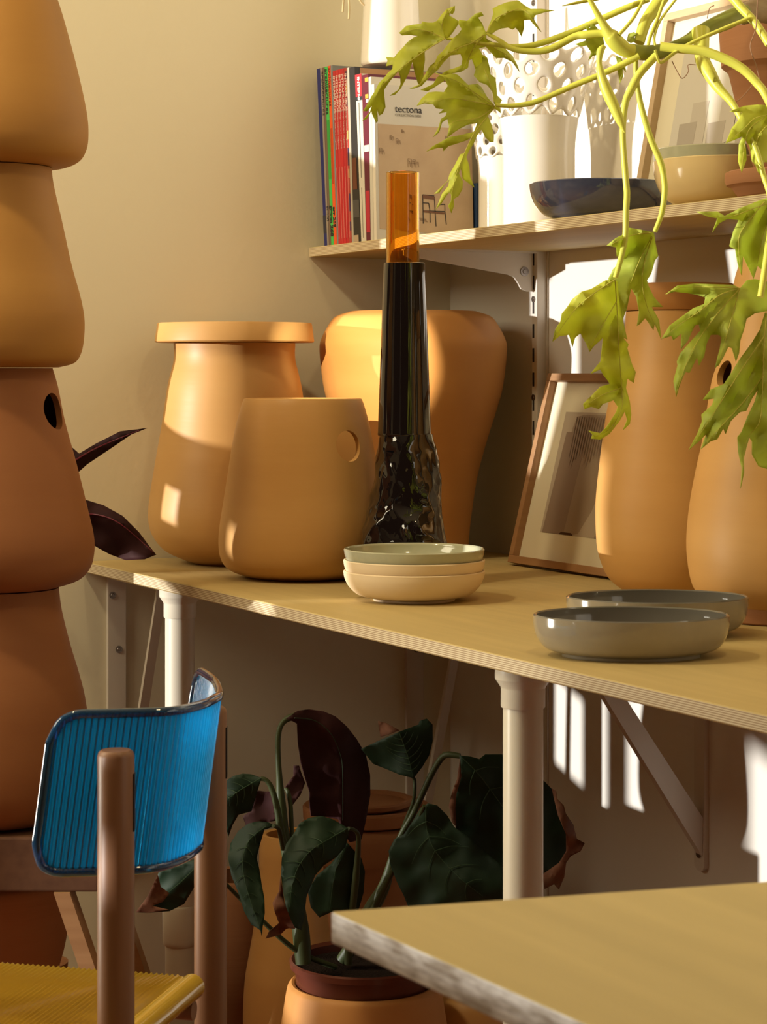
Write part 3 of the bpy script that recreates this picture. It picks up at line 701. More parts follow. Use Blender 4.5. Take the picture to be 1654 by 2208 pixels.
# catalogue with the big sandy cover
t0, t1, b0, b1 = 801.2, 806.4, 806.6, 812.5
X0t, X1t, X0b, X1b = xat(t0), xat(t1), xat(b0), xat(b1); z1 = zat(806, 181); z0 = SHT+.0003
CW = .188; yb = YS+CW
t = empty('magazine', (X0b, YS, z0)); setp(t, 'sandy catalogue with the word tectona on its cover', 'magazine')
bm = bmesh.new(); hexa(bm, [(X0b, YS, z0), (X1b, YS, z0), (X1b, yb, z0), (X0b, yb, z0)], [(X0t, YS, z1), (X1t, YS, z1), (X1t, yb, z1), (X0t, yb, z1)])
mk('page_block', bm, PG, t, smooth=False)
def cov(u, v, e=0):       # u 0..1 from spine, v 0..1 from top ; e out of the page
    return Vector((X1t+(X1b-X1t)*v+.0004+e, YS+CW*u, z1+(z0-z1)*v))
def cpoly(pts, m, e, nm='cover_picture'):
    if nm == 'cover':
        bm = bmesh.new(); hexa(bm, [cov(u, v, e) for u, v in pts], [cov(u, v, e+.0002) for u, v in pts]); return mk(nm, bm, m, t, smooth=False)
    if m not in CPM: CPM.append(m)
    nf = len(CPB.faces); hexa(CPB, [cov(u, v, e) for u, v in pts], [cov(u, v, e+.0002) for u, v in pts]); CPB.faces.ensure_lookup_table()
    for f in CPB.faces[nf:]: f.material_index = CPM.index(m)
CPB = bmesh.new(); CPM = []
cpoly([(0, 0), (1, 0), (1, 1), (0, 1)], mat('cover_pale_grey', (.56, .53, .47), .35, .5), 0, 'cover')
SAND = mat('cover_sand', (.50, .37, .24), .4, .4, var=((20, 20, 20), .6, (.40, .28, .18)))
cpoly([(.03, .255), (1, .255), (1, .965), (.03, .93)], SAND, .0004)
dnv = (cov(0, 1)-cov(0, 0)).normalized()
text('tectona', .0172, INK, t, cov(.205, .172, .0009), (0, 1, 0), -dnv, 'cover_lettering')
text('COLLECTION 2020', .0060, cm('grey_ink', (.30, .28, .24)), t, cov(.205, .198, .0009), (0, 1, 0), -dnv, 'cover_lettering')
CH = cm('chair_black', (.03, .022, .018)); CB = cm('chair_brown', (.16, .07, .035)); CS = cm('sand_shadow', (.26, .17, .10))
def line(u0, v0, u1, v1, w, m, e=.0009):
    a = Vector((u0*CW, v0*.257)); b = Vector((u1*CW, v1*.257)); dd = (b-a).normalized(); nn = Vector((-dd.y, dd.x))*w/2
    return [((p.x)/CW, (p.y)/.257) for p in (a+nn, b+nn, b-nn, a-nn)], m
def printed_chair(u, v, s, mm, cb=None, lw=.0011):
    segs = [((0, 0), (0, 1)), ((.5, .05), (.55, 1.08)), ((0, .55), (.95, .55)), ((0, 0), (.5, .02)), ((.95, .55), (1.0, 1.0)), ((.3, .6), (.3, .95)), ((0, .28), (.25, .28)), ((.25, .28), (.3, .55)), ((.95, .30), (.95, .55)), ((.6, .33), (.95, .30))]
    for (a, b) in segs:
        pts, _ = line(u+a[0]*s, v+a[1]*s*.78, u+b[0]*s, v+b[1]*s*.78, lw, mm)
        cpoly(pts, mm, .0009)
    if cb:
        cpoly([(u, v), (u+.5*s, v+.03*s), (u+.5*s, v+.12*s), (u, v+.09*s)], cb, .0012); cpoly([(u, v+.42*s), (u+.95*s, v+.46*s), (u+.9*s, v+.50*s), (u+.05*s, v+.47*s)], cb, .0012)
        cpoly([(u-.25*s, v+.62*s), (u+.1*s, v+.64*s), (u+.2*s, v+.74*s), (u-.1*s, v+.70*s)], CS, .0007)
printed_chair(.475, .70, .24, CH, CB, .0016)
for u_, v_, s_ in ((.33, .47, .07), (.38, .475, .06), (.15, .325, .04), (.21, .345, .045), (.27, .285, .025), (.04, .41, .05), (.72, .31, .03)): printed_chair(u_, v_, s_, CS, None, .0007)
mk('cover_picture', CPB, CPM, t, smooth=False)
# blue book behind the catalogue, against the second lace vase
px_ = P(1022, 420, back_d(1022, yb+.004))
bm = bmesh.new(); x_ = X1b+.004; box(bm, (x_-.05, yb+.003, SHT+.0003), (x_+.002, yb+.012, zat(1022, 395, yb+.003)))
o = mk('small_box', bm, cm('deep_blue', (.02, .045, .11)), None, (x_, yb+.003, SHT), smooth=False); bev(o, .001); setp(o, 'narrow deep blue box end behind the sandy catalogue', 'box')

# dried strands hanging at the top edge
t = empty('dried_stems', P(745, -30, 4.5)); setp(t, 'thin dried straw stems dangling at the top edge left of the white vase', 'dried stems')
for pts in ([(739, 26), (741, 0), (745, -40)], [(752, 41), (753, 10), (748, -40)], [(786, 12), (776, 0), (760, -40)]):
    bm = bmesh.new(); tube(bm, [P(x, y, 4.5) for x, y in pts], .0018, 8, 4); mk('stem', bm, M['straw'], t)

# ------------------------------------------------------------------ leaf tools
CR = {'C2': (1000, 0, 2.529), 'B5': (900, 0, 4.865), 'B2': (780, 0, 4.8), 'B3': (1240, 0, 3.995), 'B1': (1180, 550, 3.489), 'D7': (1180, 380, 5.169), 'R7': (1380, 0, 5.018),
      'U6': (450, 1480, 1.946), 'V6': (480, 1520, 3.209), 'V8': (800, 1600, 3.446), 'K5': (0, 1200, 2.19), 'K4': (0, 0, 1.698), 'PX': (0, 0, 1)}
def px(crop, pts):
    a, b, s = CR[crop]; return [(a+x/s, b+y/s) for x, y in pts]
def seg_dist(p, a, b):
    ab = b-a; L2 = ab.length_squared
    u = 0 if L2 == 0 else max(0, min(1, (p-a).dot(ab)/L2)); return (p-(a+ab*u)).length
def depth_fn(pts, d, mid, fold, tilt, wav, seed):
    cx_ = sum(p[0] for p in pts)/len(pts); cy_ = sum(p[1] for p in pts)/len(pts)
    ms = [[Vector(q) for q in m] for m in mid]
    def f(x, y):
        p = Vector((x, y)); o = d+tilt[0]*(x-cx_)+tilt[1]*(y-cy_)
        if ms:
            dm = min(seg_dist(p, a, b) for m in ms for a, b in zip(m, m[1:]))
            o += fold*60*(1-math.exp(-dm/45))
        o += wav*noise.noise(Vector((x/55, y/55, seed*7.3)))+wav*.10*noise.noise(Vector((x/24, y/24, seed*3.1)))
        return o
    return f
def leaf(name, pts, d, m, parent, mids=(), fold=.0006, tilt=(0, 0), wav=.03, seed=0, step=9, veinm=None, vr=1.3, veins=()):
    f = depth_fn(pts, d, mids, fold, tilt, wav, seed)
    # densify the outline, add inner points
    out = []
    for a, b in zip(pts, pts[1:]+pts[:1]):
        n = max(1, int(math.hypot(b[0]-a[0], b[1]-a[1])/step))
        for i in range(n): out.append(Vector((a[0]+(b[0]-a[0])*i/n, a[1]+(b[1]-a[1])*i/n)))
    xs = [p.x for p in out]; ys = [p.y for p in out]; inner = []
    def inside(p):
        c_ = False; n = len(pts)
        for i in range(n):
            a = pts[i]; b = pts[(i+1) % n]
            if (a[1] > p.y) != (b[1] > p.y) and p.x < (b[0]-a[0])*(p.y-a[1])/(b[1]-a[1])+a[0]: c_ = not c_
        return c_
    y = min(ys)+step*.5; r = 0
    while y < max(ys):
        x = min(xs)+(step*.5 if r % 2 else 0)
        while x < max(xs):
            p = Vector((x, y))
            if inside(p) and min((p-q).length for q in out) > step*.45: inner.append(p)
            x += step
        y += step; r += 1
    n = len(out)
    vs, es, fs, *_ = delaunay_2d_cdt(out+inner, [(i, (i+1) % n) for i in range(n)], [], 0, 1e-4)
    bm = bmesh.new(); bv = [bm.verts.new(P(v.x, v.y, f(v.x, v.y))) for v in vs]
    for q in fs:
        cc = Vector((sum(vs[i].x for i in q)/len(q), sum(vs[i].y for i in q)/len(q)))
        if inside(cc) and len(set(q)) > 2:
            try: bm.faces.new([bv[i] for i in q])
            except ValueError: pass
    for v in [v for v in bm.verts if not v.link_faces]: bm.verts.remove(v)
    o = mk(name, bm, m, parent)
    o.data.shade_smooth()
    s = o.modifiers.new('s', 'SOLIDIFY'); s.thickness = .0007; s.offset = 0
    if veinm is not None:
        for mline in list(mids)+list(veins):
            q = smooth_prof([tuple(a) for a in mline], 5)
            q = [a for a in q if inside(Vector(a))] or q
            if len(q) < 3: continue
            bm = bmesh.new(); k = len(q); tube(bm, [P(a[0], a[1], f(*a)-.003) for a in q], [vr*(1-.75*i/k)*d*S/FPX for i in range(k)], 6, 1); mk('vein', bm, veinm, o)
    return o
def stem(name, pts, d0, d1, m, parent, seg=14):
    """pts (px,py,r px)"""
    n = len(pts); q = [P(a[0], a[1], d0+(d1-d0)*i/(n-1)) for i, a in enumerate(pts)]
    bm = bmesh.new(); tube(bm, q, [a[2]*(d0+(d1-d0)*i/(n-1))*S/FPX for i, a in enumerate(pts)], seg, 7); return mk(name, bm, m, parent)

# ------------------------------------------------------------------ lime plant on the shelf
PD = 3.5; kp = PD*S/FPX; c = P(1702, 300, PD)
bm = bmesh.new(); lathe(bm, smooth_prof([(0, SHT), (96*kp, SHT), (112*kp, SHT+.004), (124*kp, SHT+.014)], 3)+[(134*kp, SHT+.016), (138*kp, SHT+.022), (137*kp, SHT+.032), (130*kp, SHT+.034), (110*kp, SHT+.012), (0, SHT+.010)], c.x, c.y, 80)
setp(mk('terracotta_saucer', bm, M['terra_d'], None, (c.x, c.y, SHT)), 'terracotta saucer with ridged rim under the lime green plant pot', 'saucer')
zq2 = lambda y: CAM.z-(y-HY)*kp
zb_ = SHT+.0105
pt = empty('potted_plant', (c.x, c.y, zb_)); setp(pt, 'lime green climbing plant with lobed leaves in a terracotta pot', 'potted plant')
bm = bmesh.new(); lathe(bm, [(0, zb_), (60*kp, zb_), (64*kp, zb_+.003), (107*kp, zq2(251)), (130*kp, zq2(156)), (133*kp, zq2(153)), (145*kp, zq2(143)), (151*kp, zq2(60)), (148*kp, zq2(54)), (140*kp, zq2(56)), (132*kp, zq2(130)), (0, zq2(130))], c.x, c.y, 80)
pot_o = mk('pot', bm, M['terra_d'], pt)
bm = bmesh.new(); lathe(bm, [(0, zq2(80)), (136*kp, zq2(80)), (136*kp, zq2(92)), (0, zq2(92))], c.x, c.y, 48); mk('soil', bm, M['soil'], pt)
# stems
stem('main_stem', [(1730, 90, 24), (1700, 45, 27), (1660, 24, 28), (1628, 24, 26), (1600, 32, 22)], 3.44, 3.32, M['bark'], pt)
stem('main_stem', [(1606, 30, 21), (1590, 33, 20), (1565, 45, 20), (1535, 58, 18), (1505, 74, 16), (1480, 88, 12), (1453, 100, 12), (1420, 112, 17), (1390, 114, 17), (1352, 109, 16)], 3.32, 3.24, M['stem_g'], pt)
stem('growing_tip', [(1366, 112, 15), (1350, 108, 16), (1332, 95, 18), (1318, 78, 17), (1309, 66, 11), (1290, 33, 7), (1268, -8, 5)], 3.235, 3.22, M['stem'], pt)
ST_ = [
 ([(1400,-2,6),(1353,16,7),(1303,38,7),(1265,55,6.5),(1240,66,6.5),(1188,86,7),(1147,98,6.5),(1105,101,6),(1075,97,5),(1044,95,4.5),(1003,88,3.5),(962,83,3)], 3.24, 3.30),
 ([(1312,78,8),(1300,72,8),(1265,75,9),(1239,79,8),(1188,105,8),(1147,111,7),(1105,105,6),(1075,86,5),(1049,71,4)], 3.23, 3.28),
 ([(1378,120,8),(1340,140,7),(1290,163,6.5),(1240,183,6.5),(1188,206,6),(1147,222,6),(1106,228,5),(1070,227,4)], 3.23, 3.26),
 ([(1415,120,9),(1380,158,9),(1360,195,9),(1348,225,7.5),(1343,290,6.5),(1350,392,7),(1352,419,7),(1350,457,7),(1348,515,6.5),(1337,564,6),(1327,599,5.5)], 3.23, 3.20),
 ([(1372,120,5),(1371,150,5.5),(1375,190,6),(1385,238,6.5),(1403,298,7),(1424,349,7),(1432,386,6.5),(1433,419,6.5),(1426,463,6),(1412,500,5)], 3.26, 3.26),
 ([(1425,100,10),(1465,105,10),(1515,110,10.5),(1565,128,10.5),(1603,150,10),(1633,180,9.5),(1653,208,9),(1685,280,8)], 3.21, 3.16),
 ([(1511,66,20),(1513,100,16.5),(1515,130,16),(1529,157,15),(1549,189,11),(1579,223,8),(1605,269,7),(1629,319,6.5),(1647,379,6),(1662,440,6),(1655,540,7),(1640,640,7)], 3.27, 3.12),
 ([(1575,-12,11),(1599,18,9.5),(1629,50,9),(1659,96,9)], 3.24, 3.20),
 ([(1430,-8,15),(1406,26,14),(1390,52,13),(1378,92,12)], 3.28, 3.26),
 ([(1434,-5,4),(1418,40,4),(1402,80,4),(1398,98,4)], 3.22, 3.22),
 ([(1460,-5,3),(1424,44,3),(1411,80,3),(1413,98,3)], 3.22, 3.22),
 ([(1615,39,4),(1559,62,4),(1500,88,4),(1460,110,4),(1428,134,3.5),(1419,128,3),(1413,108,3)], 3.21, 3.19),
 ([(1390,-5,3.5),(1365,40,4),(1335,75,4)], 3.24, 3.22),
 ([(1212,13,.6),(1239,7,3),(1290,-3,4)], 3.3, 3.3)]
for pts, a, b in ST_: stem('petiole', pts, a, b, M['stem'], pt)
stem('sheath', [(1303,100,5),(1295,110,8),(1292,135,6),(1296,160,9),(1308,195,12),(1322,225,12),(1338,262,9),(1347,286,1)], 3.2, 3.18, M['stem'], pt)
for pts in ([(1449,131,1),(1458,150,1),(1471,169,1),(1484,155,1),(1484,140,1),(1500,140,1)], [(1634,-5,1.5),(1630,60,1.3),(1618,100,1.2),(1630,140,1.2),(1638,170,1)], [(1525,40,1),(1530,18,1),(1540,12,1)], [(1578,225,.8),(1600,210,.8),(1625,180,.8)]):
    stem('aerial_root', pts, 3.2, 3.2, M['root'], pt, 8)
V = M['lvein']
leaf('leaf', px('B2', [(865,400),(840,320),(825,250),(780,215),(740,235),(680,235),(630,225),(615,247),(540,255),(460,270),(388,340),(420,366),(500,360),(585,372),(540,385),(480,430),(430,490),(380,540),(335,598),(250,590),(268,630),(250,685),(322,668),(320,715),(275,752),(230,810),(180,860),(140,940),(100,1000),(15,1150),(58,1150),(105,1095),(85,1160),(8,1248),(52,1230),(100,1150),(112,1190),(150,1270),(166,1258),(160,1130),(180,1197),(216,1178),(246,1110),(235,1000),(232,930),(285,850),(330,795),(378,740),(398,790),(402,870),(380,930),(290,990),(345,980),(405,915),(440,850),(490,750),(510,680),(525,640),(540,720),(562,800),(580,860),(600,880),(640,830),(638,740),(655,620),(652,525),(700,500),(740,475),(790,440)]),
     3.30, M['leaf'], pt, [px('B2', [(865,400),(760,460),(620,550),(440,680),(300,800),(200,900),(150,1000)]), px('B2', [(865,400),(700,330),(560,300),(430,340)])], tilt=(-.0004, .0003), seed=1, veinm=V)
leaf('leaf', px('B2', [(865,400),(835,320),(828,250),(770,230),(830,150),(880,95),(965,60),(962,110),(938,150),(910,135),(905,160),(960,190),(1003,220),(998,252),(950,325),(900,388)]), 3.28, M['leaf'], pt, [px('B2', [(865,400),(840,330),(835,240),(880,140),(955,70)])], seed=2, veinm=V)
leaf('leaf', px('B2', [(1290,345),(1245,240),(1203,182),(1262,160),(1240,125),(1180,140),(1130,180),(1090,215),(1005,205),(1003,250),(1036,300),(1000,350),(950,392),(900,452),(840,530),(790,572),(760,640),(700,690),(640,800),(600,870),(490,920),(540,917),(620,890),(700,800),(790,720),(850,640),(920,572),(1022,560),(1042,610),(1032,675),(980,700),(880,730),(780,800),(740,870),(610,930),(680,945),(760,900),(850,840),(940,760),(1030,742),(1100,700),(1110,625),(1140,612),(1170,690),(1200,800),(1270,872),(1300,850),(1340,800),(1325,700),(1300,600),(1250,565),(1215,500),(1285,482),(1390,600),(1478,602),(1560,640),(1632,742),(1612,680),(1560,580),(1480,500),(1400,460),(1290,400)]),
     3.29, M['leaf'], pt, [px('B2', [(1290,345),(1150,440),(1000,500),(820,620),(700,780),(560,905)]), px('B2', [(1290,345),(1170,480),(1080,660),(1030,760)]), px('B2', [(1290,400),(1380,500),(1500,570),(1620,720)])], tilt=(.0002, .0002), seed=3, veinm=V)
leaf('leaf', px('B5', [(725,340),(780,200),(800,140),(790,90),(850,60),(940,25),(1060,5),(1130,60),(1190,95),(1300,95),(1440,112),(1350,125),(1240,160),(1215,195),(1300,335),(1240,275),(1180,205),(1115,212),(1120,290),(1092,385),(1062,330),(1030,290),(1000,310),(950,290),(880,300),(830,320),(780,360)]),
     3.27, M['leaf'], pt, [px('B5', [(725,340),(820,200),(980,120),(1120,110),(1290,320)])], seed=4, veinm=V, wav=.04)
leaf('leaf', px('B2', [(1380,1100),(1300,1010),(1240,905),(1200,870),(1100,880),(1000,782),(960,762),(900,772),(850,782),(750,745),(782,768),(850,800),(890,890),(850,955),(770,950),(690,958),(620,1020),(570,1095),(650,1070),(740,1082),(770,1122),(850,1132),(800,1175),(882,1160),(868,1200),(820,1230),(790,1330),(738,1420),(802,1370),(832,1270),(885,1230),(905,1310),(882,1425),(1000,1340),(1100,1290),(1195,1275),(1160,1365),(1050,1392),(900,1420),(800,1480),(740,1510),(665,1570),(780,1532),(838,1530),(846,1566),(900,1512),(1000,1482),(1080,1455),(1140,1425),(1100,1510),(1060,1585),(1020,1600),(970,1700),(912,1800),(892,1870),(840,1920),(750,2005),(800,2000),(862,1905),(908,1860),(898,1925),(830,2010),(765,2172),(830,2100),(880,2022),(905,1990),(928,2015),(925,2080),(895,2130),(928,2205),(955,2130),(952,2060),(1000,2030),(1040,1960),(1046,1880),(1005,1795),(1028,1740),(1046,1850),(1090,1882),(1165,1940),(1122,1830),(1112,1720),(1082,1625),(1110,1560),(1160,1480),(1195,1400),(1240,1340),(1280,1420),(1330,1470),(1365,1470),(1368,1400),(1342,1290),(1305,1200),(1375,1125),(1442,1172),(1422,1085),(1452,1040),(1405,990),(1370,1040)]),
     3.24, M['leaf'], pt, [px('B2', [(1380,1100),(1200,980),(1000,850),(850,790)]), px('B2', [(1380,1100),(1150,1050),(900,1020),(620,1070)]), px('B2', [(1380,1100),(1150,1400),(1070,1570),(980,1800),(930,2000)]), px('B2', [(1380,1100),(1200,1220),(950,1260),(890,1380)])], tilt=(.0003, -.0002), seed=5, veinm=V, fold=.0005)
leaf('leaf', px('B2', [(1330,770),(1385,810),(1392,870),(1400,990),(1375,1080),(1350,950),(1300,880),(1220,850),(1160,780),(1185,700),(1250,640),(1250,590),(1300,620),(1312,700)]), 3.27, M['leaf'], pt, [px('B2', [(1375,1080),(1340,900),(1270,720)])], seed=6, veinm=V)
leaf('leaf', px('PX', [(1410,501),(1380,495),(1357,491),(1345,505),(1327,514),(1308,529),(1329,533),(1330,553),(1341,543),(1338,565),(1322,580),(1312,600),(1313,625),(1322,640),(1330,680),(1338,700),(1352,665),(1361,622),(1372,640),(1378,672),(1373,703),(1381,698),(1391,686),(1409,712),(1412,698),(1426,733),(1421,690),(1405,662),(1430,662),(1410,640),(1398,616),(1395,604),(1404,590),(1412,562),(1419,553),(1414,528)]),
     3.26, M['leaf_g'], pt, [[(1410,501),(1380,560),(1360,610)], [(1410,501),(1385,590),(1395,660),(1420,715)], [(1410,501),(1360,508),(1315,528)]], tilt=(.0004, .0004), seed=7, veinm=V)
leaf('leaf', px('B1', [(510,185),(440,190),(380,225),(330,255),(260,275),(190,330),(150,390),(110,440),(100,500),(60,560),(40,650),(90,610),(165,600),(190,690),(210,620),(250,590),(290,660),(320,730),(345,690),(400,640),(420,620),(412,700),(400,800),(325,895),(400,860),(420,900),(460,950),(470,970),(400,990),(330,1060),(270,1120),(280,1160),(330,1140),(390,1160),(420,1120),(500,1092),(530,1140),(520,1180),(500,1210),(440,1300),(400,1340),(310,1320),(340,1350),(330,1380),(400,1387),(470,1342),(540,1252),(575,1192),(582,1172),(602,1240),(570,1317),(620,1270),(632,1200),(620,1100),(592,1000),(602,930),(650,962),(665,880),(640,830),(620,760),(602,700),(612,670),(572,622),(602,635),(580,540),(552,420),(535,300),(530,200)]),
     3.20, M['leaf'], pt, [px('B1', [(510,185),(525,400),(540,700),(560,1000),(560,1150),(480,1300),(370,1360)]), px('B1', [(510,185),(350,290),(200,420),(60,620)]), px('B1', [(522,350),(420,520),(330,680)]), px('B1', [(555,1000),(420,1050),(290,1130)])], tilt=(.0006, .0001), seed=8, veinm=V, wav=.05)
leaf('leaf', px('B1', [(1450,250),(1400,225),(1250,220),(1100,215),(980,230),(890,295),(960,275),(1050,285),(1130,300),(1190,320),(1180,370),(1100,400),(1000,470),(920,530),(860,630),(935,608),(950,640),(1010,590),(1005,710),(1060,640),(1110,530),(1140,520),(1150,570),(1080,650),(1000,740),(975,800),(980,830),(950,950),(970,1070),(1000,970),(1040,880),(1070,885),(1128,765),(1142,830),(1180,760),(1200,660),(1230,600),(1290,600),(1312,620),(1300,700),(1260,850),(1292,830),(1330,760),(1362,690),(1390,700),(1420,800),(1442,740),(1452,640),(1480,560),(1500,480),(1560,440),(1660,420),(1700,350),(1700,280),(1650,200),(1560,180),(1500,190)]),
     3.14, M['leaf_g'], pt, [px('B1', [(1450,250),(1300,300),(1150,420),(1000,520),(880,620)]), px('B1', [(1450,250),(1250,480),(1080,740),(970,1040)]), px('B1', [(1450,250),(1380,500),(1300,780)]), px('B1', [(1450,250),(1250,240),(1000,245),(900,290)])], tilt=(.0003, -.0003), seed=9, veinm=V)
leaf('leaf', px('B1', [(1640,430),(1600,560),(1540,660),(1450,780),(1390,880),(1330,970),(1230,1010),(1170,1090),(1255,1080),(1240,1130),(1160,1200),(1165,1250),(1130,1340),(1065,1467),(1150,1392),(1195,1350),(1155,1460),(1230,1400),(1280,1385),(1325,1305),(1342,1345),(1380,1250),(1450,1182),(1498,1172),(1540,1080),(1585,1015),(1562,1100),(1500,1230),(1462,1330),(1430,1370),(1436,1480),(1462,1600),(1455,1755),(1482,1640),(1480,1520),(1520,1372),(1540,1400),(1540,1500),(1592,1590),(1660,1610),(1730,1560),(1760,1300),(1745,1000),(1725,700),(1700,450)]),
     3.12, M['leaf_g'], pt, [px('B1', [(1650,430),(1630,700),(1620,1000),(1600,1250),(1500,1400),(1460,1700)]), px('B1', [(1640,600),(1450,880),(1260,1180),(1090,1440)]), px('B1', [(1630,900),(1480,1100),(1280,1320),(1180,1440)])], tilt=(.0002, -.0002), seed=10, veinm=V)
leaf('leaf', px('C2', [(1270,1155),(1380,1152),(1425,1178),(1500,1138),(1600,1098),(1660,1078),(1750,1060),(1750,1500),(1660,1500),(1602,1450),(1580,1520),(1558,1470),(1522,1395),(1516,1502),(1492,1430),(1480,1360),(1448,1342),(1470,1260),(1500,1200),(1440,1192),(1395,1215),(1355,1268),(1385,1190),(1330,1180)]),
     3.13, M['leaf_g'], pt, [px('C2', [(1740,1080),(1600,1130),(1430,1185),(1290,1158)]), px('C2', [(1640,1100),(1560,1200),(1500,1300),(1510,1480)]), px('C2', [(1700,1100),(1640,1260),(1600,1440)])], tilt=(.0004, .0003), seed=11, veinm=V)
leaf('leaf', px('C2', [(1450,607),(1530,578),(1600,570),(1660,575),(1760,600),(1760,900),(1700,900),(1642,882),(1612,952),(1590,902),(1572,880),(1560,800),(1535,760),(1542,870),(1516,942),(1496,880),(1500,790),(1518,745),(1480,762),(1430,782),(1460,700),(1500,652),(1520,610),(1470,612)]),
     3.16, M['leaf'], pt, [px('C2', [(1740,620),(1600,640),(1530,700),(1440,775)]), px('C2', [(1700,640),(1600,760),(1600,920)]), px('C2', [(1640,640),(1550,720),(1515,920)])], tilt=(.0004, 0), seed=12, veinm=V)
for pp in ([(240,290),(190,240),(140,180),(130,242),(90,222),(110,290),(90,350),(0,380),(60,402),(100,392),(140,450),(115,520),(152,482),(200,470),(252,400)], [(460,292),(510,275),(530,300),(505,318),(522,350),(480,372),(445,352)], [(355,480),(400,500),(440,622),(410,592),(415,660),(385,722),(370,622)]):
    leaf('young_leaf', px('B3', pp), 3.25, M['leaf_g'], pt, [], seed=13, step=6, wav=.03)

# ------------------------------------------------------------------ under the worktop
vessel('terracotta_vase', 628, 4.05, [(1797,65),(1832,69),(1894,70),(1987,81),(2034,89),(2096,100),(2174,104),(2240,100),(2300,88),(2330,70)], M['terra_p'], 'tall pale terracotta vase on the floor behind the chair', 'vase', zbase=0, wall=.008, lip=.1)
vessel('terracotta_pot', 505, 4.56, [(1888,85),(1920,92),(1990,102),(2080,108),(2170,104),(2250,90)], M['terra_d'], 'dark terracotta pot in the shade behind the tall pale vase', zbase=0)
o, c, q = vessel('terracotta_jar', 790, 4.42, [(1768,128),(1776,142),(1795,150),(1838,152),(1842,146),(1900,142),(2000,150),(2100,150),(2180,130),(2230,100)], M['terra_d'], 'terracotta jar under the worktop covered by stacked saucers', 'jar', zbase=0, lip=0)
kk = 4.42*S/FPX; zz = q[-1][1]
for i, (rr, hh, lb) in enumerate(((136, .026, 'wide terracotta saucer at the bottom of the pile on the shaded jar'), (98, .014, 'smaller terracotta saucer on top of the pile on the shaded jar'))):
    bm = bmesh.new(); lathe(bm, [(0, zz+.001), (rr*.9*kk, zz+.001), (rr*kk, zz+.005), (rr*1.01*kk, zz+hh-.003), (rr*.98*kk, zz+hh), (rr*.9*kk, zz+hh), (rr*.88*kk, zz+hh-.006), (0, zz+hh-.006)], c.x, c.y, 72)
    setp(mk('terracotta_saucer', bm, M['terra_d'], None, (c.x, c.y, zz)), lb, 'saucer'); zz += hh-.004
vessel('terracotta_pot', 1020, 3.9, [(2140,60),(2160,78),(2200,90),(2260,95),(2330,85),(2380,70)], M['terra_p'], 'terracotta pot low on the floor under the front table corner', zbase=0)

DD = 3.75; kd = DD*S/FPX; cp = P(785, 2100, DD)
o, c, q = vessel('terracotta_pot', 785, DD, [(2118,160),(2126,166),(2160,174),(2210,184),(2280,190),(2340,185),(2380,160)], M['terra'], 'round terracotta pot holding the brown plastic plant pot', zbase=0, wall=.008)
ztp = q[-1][1]
zr = CAM.z-(2068-HY)*kd
dp = empty('potted_plant', (c.x, c.y, ztp-.12)); setp(dp, 'drooping dark leaved plant in a brown plastic pot under the worktop', 'potted plant')
bm = bmesh.new(); lathe(bm, [(0, ztp-.12), (100*kd, ztp-.12), (146*kd, ztp-.002), (150*kd, zr-.010), (160*kd, zr-.008), (161*kd, zr), (156*kd, zr+.002), (148*kd, zr-.002), (143*kd, zr-.03), (0, zr-.03)], c.x, c.y, 72)
mk('plastic_pot', bm, M['plast'], dp)
bm = bmesh.new(); lathe(bm, [(0, zr-.010), (147*kd, zr-.012), (142*kd, zr-.028), (0, zr-.028)], c.x, c.y, 48); mk('soil', bm, M['soil'], dp)
DV = M['dvein']
def pxr(crop, pts):
    a, b, s = CR[crop]; return [(a+x/s, b+y/s, r) for x, y, r in pts]
for cr_, pts, a, b, m in (
 ('V6', [(560,1790,17),(545,1600,19),(520,1400,16),(460,1100,13),(425,900,12),(405,700,11),(392,500,7),(384,350,6),(385,220,6),(405,140,6),(450,95,7),(520,75,9)], 3.68, 3.72, M['dstem']),
 ('V6', [(430,1000,8),(400,850,8),(370,680,7),(335,570,6),(300,520,5),(262,510,5)], 3.66, 3.66, M['dstem']),
 ('V6', [(480,950,5),(472,720,5),(455,610,5),(435,580,4)], 3.70, 3.72, M['dstem']),
 ('V6', [(870,1790,9),(880,1600,9),(900,1400,8),(922,1200,8),(938,1000,6),(938,900,5),(905,862,4),(870,855,4)], 3.66, 3.58, M['dstem']),
 ('V6', [(420,1000,5),(390,860,5),(350,838,4)], 3.62, 3.58, M['dstem']),
 ('U6', [(560,1150,14),(620,1060,16),(680,940,17),(740,830,13),(790,660,7),(860,530,7),(930,380,7),(970,310,7),(1000,287,7),(1055,292,6)], 3.74, 3.66, M['dstem']),
 ('U6', [(700,920,8),(770,720,6),(830,560,5),(860,480,4),(865,400,4),(857,383,3)], 3.72, 3.70, M['dstem']),
 ('U6', [(690,940,8),(760,800,6),(860,600,5),(905,500,4)], 3.66, 3.58, M['dstem'])):
    stem('stalk', pxr(cr_, pts), a, b, m, dp, 12)
def dl(cr_, pts, d, m, mids, tilt=(0, 0), seed=20, vein=True, wav=.014): return leaf('leaf', px(cr_, pts), d, m, dp, [px(cr_, q) for q in mids[:1]], .0004, tilt, wav, seed, 8, DV if vein else None, 1.1, [px(cr_, q) for q in mids[1:]])
def side_veins(mid, L=95, n=6, lean=.5):
    out = []
    for i in range(1, n+1):
        f = i/(n+1)*(len(mid)-1); k = int(f); u = f-k; a = Vector(mid[k]); b = Vector(mid[min(k+1, len(mid)-1)]); p = a.lerp(b, u); t_ = (b-a).normalized(); nn = Vector((-t_.y, t_.x)); l = L*math.sin(math.pi*min(.95, (i+.6)/(n+1.6)))
        for s in (-1, 1): out.append([tuple(p), tuple(p+nn*s*l*.5+t_*l*lean*.5), tuple(p+nn*s*l*.9+t_*l*lean*1.3)])
    return out
